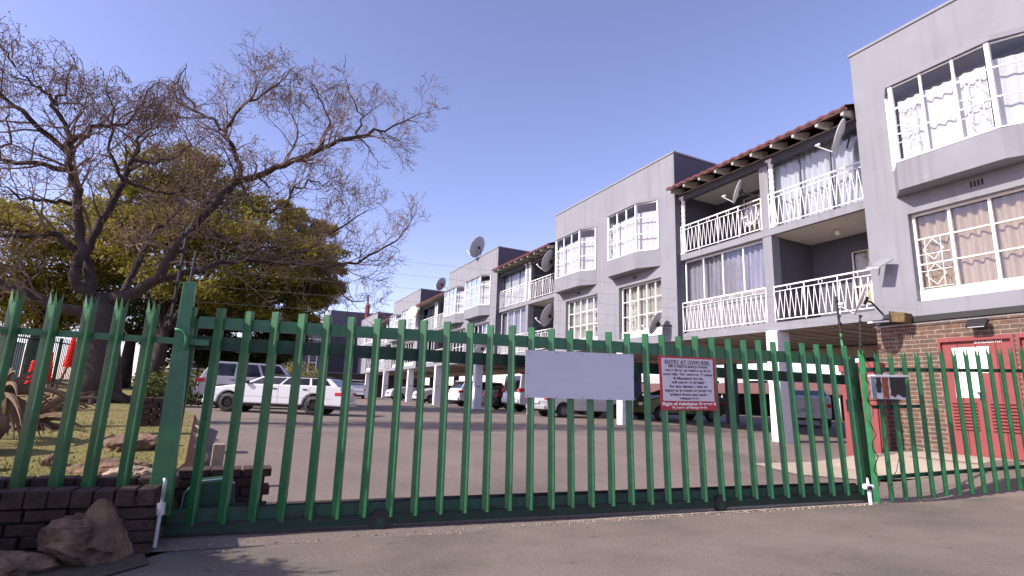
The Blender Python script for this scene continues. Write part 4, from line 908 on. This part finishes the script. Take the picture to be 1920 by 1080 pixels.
car('parked_car', 'white hatchback parked nose out past the white utility vehicle', (15.3, 43.2, .45), R(184), L=5.0, W=1.8, H=1.5, body='carwhite', style='hatch', wr=.32)
car('parked_car', 'white car parked nose out in the farthest bay', (15.0, 51.5, .47), R(183), L=5.0, W=1.9, H=1.55, body='carwhite', style='hatch', wr=.33)
fc = car('parked_car', 'small white car with a rear spoiler parked by the far dark building', (9.9, 55.0, .48), R(80), L=4.6, W=2.2, H=1.5, body='carwhite', style='hatch', wr=.32)
MB().bar((-2.25, -.9, 1.72), (-2.25, .9, 1.72), .06, .25).build('spoiler', 'carwhite', fc); 
for s_ in (-.7, .7): MB().bar((-2.2, s_, 1.3), (-2.25, s_, 1.7), .05).build('spoiler_strut', 'carwhite', fc)

# ================================================================== low brick wall, rocks, gate motor
def brickrun(mb, p0, d, n, L, zt, H, D, rnd, nrm):
    """row of bricks on edge along d"""
    for i in range(n):
        w = L*rnd.uniform(.86, .96); c = p0+d*(L*(i+.5))+Vector((0, 0, zt-H/2+rnd.uniform(-.006, .006)))+nrm*rnd.uniform(-.008, .008)
        a = rnd.uniform(-.03, .03); dd = (d+nrm*a).normalized(); mb.obox(c, dd, nrm, Vector((0, 0, 1)), w/2, D/2, H/2)
rnd = random.Random(3); nz = -gn if False else Vector((-gdir.y, gdir.x, 0))      # pointing away from the camera
wt = thing('brick_wall', 'low dark brick garden wall under the left palisade fence', 'wall', (-1.5, 5.1, 0))
mb = MB(); base = Vector((-3.0, gate_y(-3.0), 0))
brickrun(mb, base+nz*(-.19), gdir, 19, .134, .455, .12, .20, rnd, nz)
for j, zt_ in enumerate([.325, .235, .145, .06]): brickrun(mb, base+nz*(-.17)+gdir*(-.1*(j % 2)), gdir, 10, .25, zt_, .078, .18, rnd, nz)
setw(mb.build('front_bricks', 'oldbrick', bevel=.008), wt)
mb = MB(); brickrun(mb, base+nz*.10, gdir, 19, .138, .50, .10, .17, rnd, nz); setw(mb.build('back_bricks', 'oldbrick', bevel=.008), wt)
setw(MB().obox(base+gdir*1.24+nz*(-.06)+Vector((0, 0, .2)), gdir, nz, Vector((0, 0, 1)), 1.24, .14, .20).build('core', 'mortar'), wt)
ep = MB()
for j in range(5): brickrun(ep, base+nz*(-.17)+gdir*2.32+gdir*(.04*(j % 2)), gdir, 1, .25, .40-j*.085, .075, .2, rnd, nz)
setw(ep.build('end_bricks', 'oldbrick', bevel=.008), wt)
# brick enclosure and gate motor behind the gate
bp_ = thing('brick_pier', 'low brick pier behind the gate motor with rough lit top bricks', 'pier', (.2, 5.9, 0))
mb = MB()
for j in range(6):
    zt_ = .50-j*.083
    for i in range(3): c = Vector((-.42+.26*(i+.5)-.10*(j % 2), 5.86, zt_-.04)); mb.obox(c, Vector((1, 0, 0)), Vector((0, 1, 0)), Zu, .122, .12, .037)
setw(mb.build('bricks', 'oldbrick', bevel=.008), bp_)
setw(MB().box(-.5, .30, 5.77, 5.94, 0, .46).build('core', 'mortar'), bp_)
gm = thing('gate_motor', 'dark green rounded gate motor cover behind the left end of the gate', 'gate motor', (.1, 5.55, .05))
prof = [(-.36, 0), (-.34, .30), (-.23, .385), (-.07, .40), (.03, .36), (.07, .0)]
setw(MB().prism([(.02+x, 5.46, .05+z) for x, z in prof], (0, .24, 0)).build('cover', 'green_dark', bevel=.015), gm)
setw(MB().tube([(.02+x*1.01, 5.45, .05+z*1.01) for x, z in prof[:-1]], .008, 6).build('rim', 'lidblue'), gm)
setw(MB().box(-.38, .12, 5.40, 5.75, .0, .05).build('base', 'black'), gm)

def rock(name, label, c, s, seed, m='rock', rz=0, rough=.35, sub=4, sharp=1.0):
    bm = bmesh.new(); bmesh.ops.create_icosphere(bm, subdivisions=sub, radius=1)
    off = Vector((seed*3.7, seed*1.3, seed*5.1))
    for v in bm.verts:
        p = v.co.normalized(); k = 1+rough*.10*noise.noise(p*15+off)+rough*.13*(1-2*abs(noise.noise(Vector((p.x*2, p.y*2, p.z*7))+off)))+rough*noise.noise(p*1.1+off)*1.3+rough*.45*(1-2*abs(noise.noise(p*2.6+off)))+rough*.16*noise.noise(p*7+off)
        p = p*k
        # a few cut planes for faces
        for q in range(5):
            n_ = Vector((math.sin(seed*7+q*2.4), math.cos(seed*3+q*1.9), math.sin(seed+q*4.1))).normalized(); dd = p.dot(n_)
            if dd > .78: p -= n_*(dd-.78)*.85
        v.co = Vector((p.x*s[0], p.y*s[1], p.z*s[2]))
    me = bpy.data.meshes.new(name); bm.to_mesh(me); bm.free(); me.materials.append(M[m])
    o = bpy.data.objects.new(name, me); COL.objects.link(o); o.location = c; o.rotation_euler = (0, 0, rz); return tag(o, label, 'rock')
rock('boulder', 'big rough brown boulder in front of the low brick wall', onz(160, 1050, 0)+Vector((0, -.02, .12)), (.215, .19, .205), 1.0, rz=.4, rough=.5, sub=5)
rock('boulder', 'pale lit rock behind the back row of wall bricks', (-1.0, 6.15, .46), (.28, .2, .09), 2.2, 'rock', .2)
rock('boulder', 'flat pale rock beside the broad gate post', (-.72, 5.85, .43), (.22, .20, .09), 3.4, 'rockpale', .5)
rock('boulder', 'long brown boulder on the lawn edge behind the gate post', (-.95, 7.6, .50), (.34, .25, .20), 4.1, 'rock', .7)
rock('boulder', 'small round stone left of the brown lawn boulder', (-1.48, 6.55, .48), (.07, .07, .09), 5.3, 'rock')
rock('boulder', 'tall dark rock under the aloe at the far left', (-2.42, 7.3, .62), (.28, .24, .34), 6.2, 'rock', .3, .5)
rock('boulder', 'smooth grey stone at the far left edge beside the tall dark rock', (-2.05, 6.35, .50), (.16, .13, .15), 7.7, 'rockpale')
rock('boulder', 'dark boulder at the bottom left corner on the soil bed', onz(10, 1075, 0)+Vector((-.05, -.05, .02)), (.28, .20, .13), 8.4, 'rock', .2)
for i, (x, y) in enumerate([(-.42, 8.3), (-.52, 9.3), (-.60, 10.4), (-.66, 11.6)]):
    rock('kerb_stone', ['weathered kerb stone along the lawn nearest the gate', 'second kerb stone up the lawn edge from the gate', 'third kerb stone up the lawn edge, half sunk', 'farthest kerb stone at the corner of the lawn'][i], (x, y, zlot(0, y)+.08), (.13, .34, .14), 9+i, 'rockpale', .15, .2, 3)
st = thing('brick_stub', 'low dark brick stub standing on the lawn beyond the gate post', 'brick stub', onz(270, 800, .66)); c0_ = st.location.copy(); mb = MB(); rq = random.Random(6)
for j in range(5):
    for i in range(2): mb.obox(c0_+Vector((-.12+.25*i+.08*(j % 2)+.05, .1, .04+j*.078)), Vector((1, 0, 0)), Vector((0, 1, 0)), Zu, .115, .11, .036)
setw(mb.build('bricks', 'oldbrick', bevel=.008), st)
wp = thing('timber_post', 'short pale timber post at the car park edge behind the gate', 'post', (-.1, 6.9, .2)); setw(MB().box(-.20, -.08, 6.8, 6.9, .15, .62).build('shaft', 'rockpale', bevel=.01), wp)

# litter on the road
db = MB(); rl = random.Random(31)
for i in range(420):
    x = rl.uniform(-1.2, 9); y = rl.uniform(1.2, 5.0); 
    if rl.random() < .45: y = gate_y(x)-rl.uniform(.0, .35)
    s = rl.uniform(.004, .017); a = rl.uniform(0, 6.3); k = rl.uniform(.25, .9)
    dx, dy = math.cos(a)*s, math.sin(a)*s; db.add([(x-dx, y-dy, .012), (x+dy*k, y-dx*k, .022), (x+dx, y+dy, .013), (x-dy*k, y+dx*k, .015)], [(0, 1, 2, 3)])
tag(db.build('leaf_litter', 'debris'), 'small dry leaves and grit scattered on the asphalt', 'litter', kind='stuff')
gv = MB()
for i in range(700):
    t = rl.random(); x = -.3+8.4*t; y = gate_y(x)-.11-abs(rl.gauss(0, .05)) if rl.random() < .6 else gate_y(x)+.16+abs(rl.gauss(0, .07)); s = rl.uniform(.004, .014)
    z = .008 if y < gate_y(x) else zlot(0, y)+.006
    gv.add([(x+s, y, z), (x-s*.5, y+s*.8, z), (x-s*.5, y-s*.8, z), (x, y, z+s)], [(0, 1, 3), (1, 2, 3), (2, 0, 3)])
tag(gv.build('gravel', 'concrete'), 'loose gravel along the gate track', 'gravel', kind='stuff')
# grass tufts on the lawn
gt = MB()
for i in range(22000):
    y = 5.5+abs(rl.gauss(0, 1))*4.5; e = lawn_edge(y); x = e-rl.random()*(3.0+y*.45)-.03; z = zlawn(0, y); h = rl.uniform(.008, .028); a = rl.uniform(0, 3.14); w = .006
    dx, dy = math.cos(a)*w, math.sin(a)*w; gt.add([(x-dx, y-dy, z-.005), (x+dx, y+dy, z-.005), (x+rl.uniform(-.02, .02), y+rl.uniform(-.02, .02), z+h)], [(0, 1, 2)])
tag(gt.build('grass', mat('grass_blades', (.12, .12, .03), .9, 0, .4, 1.6, col2=(.25, .21, .07))), 'short dry lawn grass', 'grass', kind='stuff')

# aloes with red flowers
def aloe(name, label, c, r, n, seed, m='aloe', flowers=()):
    rnd = random.Random(seed); t = thing(name, label, 'plant', c, group='aloes on the lawn'); mb = MB()
    for i in range(n):
        a = 2.4*i+rnd.uniform(-.3, .3); el = rnd.uniform(-.5, 1.1); L = r*rnd.uniform(.7, 1.15); pts = []; d = Vector((math.cos(a)*math.cos(el), math.sin(a)*math.cos(el), math.sin(el))); p = Vector((0, 0, .1)); w = []
        for k in range(7): pts.append(p.copy()); p += d*(L/6); d = (d+Vector((0, 0, -.22))).normalized(); w.append(.035*r/.6*(1-k/6.5))
        mb.tube(pts, w, 4)
    mb.build('leaves', m, t)
    for (dx, dy, h) in flowers:
        MB().tube([(dx*.3, dy*.3, .1), (dx, dy, h-.35)], .02, 5).build('stalk', m, t)
        f = MB()
        for k in range(110):
            q = k/110; z = h-.4+.45*q; rr = .07*(1-q*.7); a = k*2.4; f.bar((dx, dy, z), (dx+rr*math.cos(a), dy+rr*math.sin(a), z-.03), .022)
        f.build('flower', 'flower', t)
    return t
pa = onz(60, 745, .66)
A1 = ony(70, 740, 9.6); aloe('aloe_plant', 'large aloe with drooping brown leaves and red flower spikes at the far left', (A1.x, 9.6, .55), .85, 34, 3, flowers=[(-.02, .3, 1.05), (.16, .5, 1.30), (-.22, .4, .9)])
A2 = ony(8, 720, 8.2); aloe('aloe_plant', 'ragged brown aloe above the tall dark rock', (A2.x, 8.2, .95), .8, 36, 8)
A3 = ony(110, 735, 12.5); aloe('aloe_plant', 'low spreading aloe with one red flower in front of the tree trunk', (A3.x, 12.5, .6), .8, 40, 12, flowers=[(-.30, .2, 1.15)])

# ================================================================== trees
ZCAP = None
def grow(mb, pods, p, d, L, r, lev, rnd, bias, maxl, podp=.5, nseg=4, dens=1.0):
    pts = [p.copy()]; rs = [r]; q = p.copy(); dd = d.copy()
    for i in range(nseg):
        j = Vector((rnd.gauss(0, 1), rnd.gauss(0, 1), rnd.gauss(0, 1)))*.24; dd = (dd+j+bias*.06).normalized()
        if ZCAP:
            over = q.z-ZCAP(q.x)+.5+(rnd.random()-.5)*.5
            if over > 0: dd = (dd+Vector((0, 0, -min(1.6, over*1.3)))).normalized()
        q = q+dd*(L/nseg); pts.append(q.copy()); rs.append(max(r*(1-.5*(i+1)/nseg), .0052))
    mb.tube(pts, rs, 5 if lev == 0 else (4 if lev == 1 else 3), cap=False)
    if lev >= maxl:
        if pods is not None and rnd.random() < podp:
            for i in range(4):
                c = pts[-1]+Vector((rnd.gauss(0, .07), rnd.gauss(0, .07), rnd.gauss(0, .05))); s = rnd.uniform(.010, .022); a = Vector((rnd.gauss(0, 1), rnd.gauss(0, 1), rnd.gauss(0, 1))).normalized(); b = a.orthogonal().normalized()
                pods.add([c-a*s, c+b*s, c+a*s, c-b*s], [(0, 1, 2, 3)])
        return
    n = max(2, int((rnd.random()*1.6+2.6)*dens))
    for i in range(n):
        t = .35+.65*(i+rnd.random()*.8)/n; k = min(nseg-1, int(t*nseg)); f = t*nseg-k; f = min(f, 1); b = pts[k].lerp(pts[k+1], f); br = rs[k]*(1-f)+rs[k+1]*f
        td = (pts[k+1]-pts[k]).normalized(); s = td.orthogonal().normalized(); s.rotate(Matrix.Rotation(rnd.random()*6.283, 3, td)); an = rnd.uniform(.45, .95); nd = (td*math.cos(an)+s*math.sin(an)+bias*.10).normalized()
        grow(mb, pods, b, nd, L*rnd.uniform(.55, .78), max(br*.62, .0052), lev+1, rnd, bias, maxl, podp, 3, dens)
    # continue the tip as well
    grow(mb, pods, pts[-1], dd, L*.6, rs[-1]*.9, lev+1, rnd, bias, maxl, podp, 3, dens)

TY = 15.0; K = .79; TP = ony(178, 735, TY); TPz = zlawn(0, TY)
hf = Vector((math.sin(YAW)*0+.0, 1, 0)); 
tr = thing('bare_tree', 'huge spreading leafless tree with dark trunk and brown seed pods over the lawn', 'tree', (TP.x, TY, TPz))
rt_ = random.Random(77)
def TPt(x, y, dy=0): return ony(x, y, TY+dy)
limbs = [  # pixels along each limb, radii at both ends (m), depth drift (m)
 ([(180, 560), (230, 560), (296, 523), (324, 467), (393, 393), (449, 338), (532, 310), (602, 278), (671, 254), (722, 245), (787, 213)], .23, .015, -2.2),
 ([(449, 338), (451, 310), (435, 278), (421, 245), (463, 190), (491, 148)], .12, .015, -1.0),
 ([(421, 245), (400, 225), (370, 213), (333, 153), (350, 118)], .07, .012, 1.0),
 ([(463, 190), (520, 160), (545, 128)], .05, .012, 1.0),
 ([(671, 254), (680, 217), (657, 171), (650, 150)], .045, .012, .5),
 ([(602, 278), (620, 230), (600, 180), (575, 150)], .05, .012, -1),
 ([(532, 310), (560, 250), (545, 200)], .05, .012, 1),
 ([(296, 523), (370, 509), (417, 490), (486, 490), (602, 500), (671, 490), (741, 453), (768, 421)], .14, .015, 1.6),
 ([(486, 490), (569, 470), (648, 421), (694, 393)], .07, .012, 0),
 ([(393, 430), (463, 477), (509, 463), (560, 440)], .07, .012, -1),
 ([(449, 338), (480, 400), (537, 389), (551, 356), (588, 338), (620, 345)], .07, .012, -1.5),
 ([(602, 500), (640, 540), (660, 570), (690, 560)], .05, .01, 0),
 ([(180, 560), (140, 530), (148, 467), (150, 384), (139, 333), (130, 291), (134, 259), (106, 199), (69, 162), (28, 125)], .20, .015, -1.5),
 ([(134, 268), (185, 236), (241, 231), (278, 166), (300, 150)], .09, .012, 1.5),
 ([(139, 325), (69, 310), (0, 300), (-60, 280)], .10, .02, 0),
 ([(130, 291), (60, 227), (0, 176), (-50, 130)], .10, .02, -1),
 ([(106, 199), (130, 140), (150, 110)], .05, .012, 0),
 ([(171, 560), (162, 477), (185, 421), (231, 338), (250, 300), (259, 264), (300, 220)], .20, .015, 1.5),
 ([(250, 300), (320, 300), (360, 270), (330, 220)], .06, .012, 1.5),
 ([(231, 338), (300, 360), (370, 350), (400, 320)], .06, .012, -1),
 ([(231, 338), (205, 280), (215, 215), (200, 160)], .06, .012, -1),
 ([(150, 480), (111, 440), (60, 444), (0, 440), (-80, 430)], .11, .03, 0),
 ([(185, 600), (100, 575), (50, 550), (0, 530), (-80, 500)], .20, .04, 0),
 ([(190, 600), (250, 520), (280, 440), (330, 400), (380, 300)], .16, .012, 2.5),
 ([(150, 384), (100, 380), (40, 370), (0, 350)], .08, .015, -1),
 ([(28, 125), (5, 95), (-20, 60)], .03, .01, 0), ([(0, 300), (20, 240), (10, 180)], .05, .01, 1)]
mbL = MB(); mbT = MB(); pods = MB()
_cap = sorted((TPt(x, y).x, TPt(x, y).z) for x, y in [(-120, 120), (-40, 90), (40, 95), (110, 125), (200, 150), (270, 165), (320, 125), (400, 120), (490, 118), (560, 145), (640, 140), (700, 170), (790, 208)])
ZCAP = lambda x: interp(x, [a for a, b in _cap], [b for a, b in _cap])
# trunk
tk = [ony(182, 742, TY), ony(184, 700, TY), ony(188, 650, TY), ony(190, 610, TY), ony(185, 560, TY)]
tk = [Vector((p.x, TY, p.z)) for p in tk]; tk[0].z = TPz-.2
trb = MB().tube(tk, [.52, .43, .38, .35, .28], 16); 
for k in range(7):
    a = k*.9+.3; c0 = tk[0]+Vector((math.cos(a)*.28, math.sin(a)*.28, .36)); c1 = tk[0]+Vector((math.cos(a)*.8, math.sin(a)*.8, .16)); trb.tube([c0+Vector((0, 0, .3)), c0, c1], [.11, .14, .05], 6)
trunk = setw(trb.build('trunk', 'bark', smooth=True), tr)
cbias = Vector((0, 0, .8)); cen = Vector((TP.x+1, TY, 4))
for li, (px, r0, r1, dr) in enumerate(limbs):
    n = len(px); pts = []
    start = 0
    for i, (x, y) in enumerate(px):
        t = i/(n-1); pts.append(TPt(x, y, dr*t*K))
    # densify + wobble
    dp = []; 
    for i in range(n-1):
        for k in range(4): t = k/4; q = pts[i].lerp(pts[i+1], t); dp.append(q+Vector((rt_.gauss(0, .03), rt_.gauss(0, .08), rt_.gauss(0, .03))) if (i or k) else q)
    dp.append(pts[-1]); m_ = len(dp); rs = [.72*K*(r0*(1-(i/(m_-1)))**.8+r1) for i in range(m_)]
    mbL.tube(dp, rs, 8)
    Ltot = sum((dp[i+1]-dp[i]).length for i in range(m_-1))
    nb = int(Ltot/ .26); 
    for b in range(nb):
        t = .22+.78*(b+rt_.random())/nb; k = min(m_-2, int(t*(m_-1))); p = dp[k].lerp(dp[k+1], t*(m_-1)-k); td = (dp[k+1]-dp[k]).normalized()
        s = td.orthogonal().normalized(); s.rotate(Matrix.Rotation(rt_.random()*6.283, 3, td)); an = rt_.uniform(.5, 1.0)
        nd = td*math.cos(an)+s*math.sin(an); 
        if nd.z < 0: nd.z *= .35
        nd.normalize(); L = K*rt_.uniform(.75, 1.6)*(1.15-.6*t)
        grow(mbT, pods, p, nd, L, min(rs[k]*.5, .036), 1, rt_, Vector((0, 0, .8)), 4, .5, 3, .72)
    grow(mbT, pods, dp[-1], (dp[-1]-dp[-2]).normalized(), K*.65, r1*K, 1, rt_, Vector((0, 0, .8)), 4, .5, 3, .8)
print('twig faces', len(mbT.f), 'pods', len(pods.f))
setw(mbL.build('limb', 'bark', smooth=True), tr); tw = setw(mbT.build('twigs', 'twig'), tr); setw(pods.build('seed_pods', 'pods'), tr)
# second, smaller trunks beside it (dark, leaning) belong to the leafy trees below
def leafy(name, label, base, trunk_r, th, clumps, seed, m='leaf', leaf=.10, n_per=420, mt='bark', lean=(0, 0), flat=.55):
    """clumps: list of (centre, radius) in world metres; leaves hang round twigs of each clump"""
    rnd = random.Random(seed); t = thing(name, label, 'tree', base, group='leafy trees behind the bare tree'); base = Vector(base)
    top = base+Vector((lean[0], lean[1], th)); tb = MB(); tb.tube([base-Vector((0, 0, .2)), base.lerp(top, .5)+Vector((rnd.uniform(-.2, .2), 0, 0)), top], [trunk_r, trunk_r*.75, trunk_r*.6], 10)
    lv = MB()
    for c, r in clumps:
        c = Vector(c); mid = top.lerp(c, .5)+Vector((rnd.gauss(0, .3), rnd.gauss(0, .3), rnd.uniform(-.1, .4)*r)); tb.tube([top, mid, c], [trunk_r*.35, trunk_r*.2, .03], 5, cap=False)
        ns = 13+int(r*6)
        for k in range(ns):
            a = rnd.random()*6.283; q = math.sqrt(rnd.random()); h = rnd.uniform(-1, 1)
            e = c+Vector((math.cos(a)*r*q, math.sin(a)*r*q, h*r*flat*math.sqrt(max(.05, 1-q*q*.8))))
            tb.tube([c+(e-c)*.15, c.lerp(e, .6)+Vector((0, 0, .08)), e], [.035, .02, .008], 3, cap=False)
            rr = r*rnd.uniform(.26, .48); nn = int(n_per*rr/r*1.35)
            for _ in range(nn):
                g = Vector((rnd.gauss(0, 1), rnd.gauss(0, 1), rnd.gauss(0, .55)))*rr*.55; p = e+g; s = leaf*rnd.uniform(.5, 1.3)
                u_ = Vector((rnd.gauss(0, 1), rnd.gauss(0, 1), rnd.gauss(0, .7))).normalized(); v_ = u_.cross(Vector((rnd.gauss(0, .6), rnd.gauss(0, .6), 1))).normalized()
                lv.add([p-u_*s, p+v_*s*.32, p+u_*s, p-v_*s*.32], [(0, 1, 2, 3)])
    setw(tb.build('trunk', mt, smooth=True), t); setw(lv.build('crown', m), t); return t
def W(x, y, Y): return ony(x, y, Y)
def cl(pix, Y, rnd): return [(W(x, y, Y+rnd.uniform(-1.5, 1.5)), r) for x, y, r in pix]
r5 = random.Random(5)
Y1 = 27.0; b1 = W(292, 700, Y1); 
leafy('leafy_tree', 'wide olive green tree filling the middle behind the bare branches', (b1.x, Y1, zlawn(0, Y1)), .40, 2.6,
      cl([(300, 330, 1.5), (350, 300, 1.2), (260, 350, 1.3), (400, 350, 1.5), (330, 380, 1.8), (430, 400, 1.6), (480, 430, 1.5), (250, 420, 1.6), (380, 440, 1.8), (520, 470, 1.5), (560, 440, 1.0), (590, 480, 1.2), (450, 500, 1.7), (300, 480, 1.8), (530, 530, 1.5), (590, 540, 1.1), (380, 530, 1.7), (560, 580, 1.0), (470, 570, 1.4), (605, 510, .7), (625, 500, .6), (620, 540, .6), (545, 500, 1.4), (500, 520, 1.5), (430, 450, 1.6), (340, 440, 1.6)], Y1, r5), 11, 'leaf', .11, 300)
Y2 = 31.0; b2 = W(236, 690, Y2)
leafy('leafy_tree', 'dark green tree low behind the gate and parked cars', (b2.x, Y2, zlawn(0, Y2)), .35, 2.4,
      cl([(240, 560, 1.8), (330, 570, 1.8), (420, 600, 1.6), (500, 590, 1.5), (560, 600, 1.2), (380, 640, 1.4), (460, 640, 1.2), (290, 620, 1.5), (540, 640, 1.0), (585, 610, .8), (330, 660, 1.0), (600, 565, .8), (380, 672, .8), (430, 676, .8), (485, 672, .9), (530, 668, .9), (340, 600, 1.4), (450, 560, 1.5), (520, 620, 1.2), (570, 560, 1.2), (610, 540, .8), (400, 560, 1.6)], Y2, r5), 12, 'leafd', .12, 300)
Y3 = 30.0; b3 = W(60, 690, Y3)
leafy('leafy_tree', 'yellowish green tree at the far left behind the lawn', (b3.x, Y3, zlawn(0, Y3)), .35, 2.8,
      cl([(20, 430, 1.8), (80, 450, 1.7), (140, 480, 1.7), (30, 500, 1.8), (100, 530, 1.8), (180, 540, 1.6), (200, 440, 1.5), (40, 570, 1.5), (-60, 480, 2), (-60, 560, 2), (160, 590, 1.4), (210, 500, 1.4), (90, 600, 1.2), (0, 405, 1.2)], Y3, r5), 13, 'leafy', .12, 260)
Y4 = 29.0; b4 = W(335, 700, Y4)
leafy('leafy_tree', 'sunlit olive tree with a pale top between the others', (b4.x, Y4, zlawn(0, Y4)), .3, 2.4,
      cl([(220, 400, 1.4), (160, 400, 1.2), (280, 440, 1.4), (210, 480, 1.4), (340, 420, 1.2), (620, 470, .7), (600, 430, .7), (560, 410, .8), (510, 395, .9), (470, 380, .9)], Y4, r5), 14, 'leafy', .11, 260)
# shrubs / hedge behind the parked cars
def shrub(label, c, r, seed, m='leafd'):
    rnd = random.Random(seed); lv = MB()
    for _ in range(int(900*r)):
        a = rnd.random()*6.283; q = rnd.random()**.5; p = Vector((math.cos(a)*r*q, math.sin(a)*r*q*.7, rnd.random()*r*1.2*math.sqrt(1-.7*q*q))); s = rnd.uniform(.05, .12); u_ = Vector((rnd.gauss(0, 1), rnd.gauss(0, 1), rnd.gauss(0, 1))).normalized(); v_ = u_.orthogonal().normalized()
        lv.add([p-u_*s, p+v_*s*.5, p+u_*s, p-v_*s*.5], [(0, 1, 2, 3)])
    o = lv.build('shrub', m); o.location = c; tag(o, label, 'shrub', 'shrubs along the car park edge')
for i, (x, Y, r, lb) in enumerate([(325, 24, 1.2, 'dark shrub left of the silver utility vehicle'), (300, 30, 1.3, 'small dark shrub under the leafy trees'), (440, 44, 2.6, 'pale leaved shrub behind the cars at the left'), (545, 50, 2.6, 'rounded shrub behind the wagon roof'), (500, 46, 2.6, 'bushy shrub between the far fence and the cars')]):
    p = W(x, 740, Y); shrub(lb, (p.x, Y, zlawn(0, Y)-.4), r, 50+i, 'leafd' if i < 2 else 'leaf')
# off to the left: tree whose shade falls across the wall, rocks and the corner of the road
rx = random.Random(21)
leafy('leafy_tree', 'leafy tree left of the gateway shading the wall and boulders', (-4.9, 4.6, 0), .16, 2.2, [((-4.8+rx.uniform(-.9, .8), 4.6+rx.uniform(-.8, .7), 2.5+rx.uniform(-.6, .5)), rx.uniform(.45, .65)) for _ in range(16)], 15, 'leaf', .07, 900)
shrub('dense dark shrub added out of view left of the gateway to block sky light', (-2.95, 4.2, 0), 1.25, 71, 'leafd')  # unseen shrub, added to cut sky light and darken this corner

# far fences
def farfence(name, label, a, b, h, sp, m, w=.03):
    t = thing(name, label, 'fence', a); a = Vector(a); b = Vector(b); d = b-a; n = int(d.length/sp); p = MB(); q = MB()
    for i in range(n+1):
        c = a+d*(i/n); p.bar(c, c+Vector((0, 0, h)), w*.5 if i % 12 else w*2.2)
    q.bar(a+Vector((0, 0, h*.9)), b+Vector((0, 0, h*.9)), w); q.bar(a+Vector((0, 0, h*.15)), b+Vector((0, 0, h*.15)), w); setw(p.build('pickets', m), t); setw(q.build('rails', m), t)
    return t
q0, q1 = W(-120, 700, 20), W(160, 700, 31)
farfence('boundary_fence', 'dark green mesh boundary fence beyond the aloes and lawn', (q0.x, 20, .75), (q1.x, 31, .95), 2.0, .16, 'green_dark', .05)
q0, q1 = W(360, 700, 34), W(620, 700, 56)
farfence('boundary_fence', 'black picket fence behind the silver utility vehicle', (q0.x, 38, .5), (q1.x, 56, .5), 2.1, .22, 'black', .05)
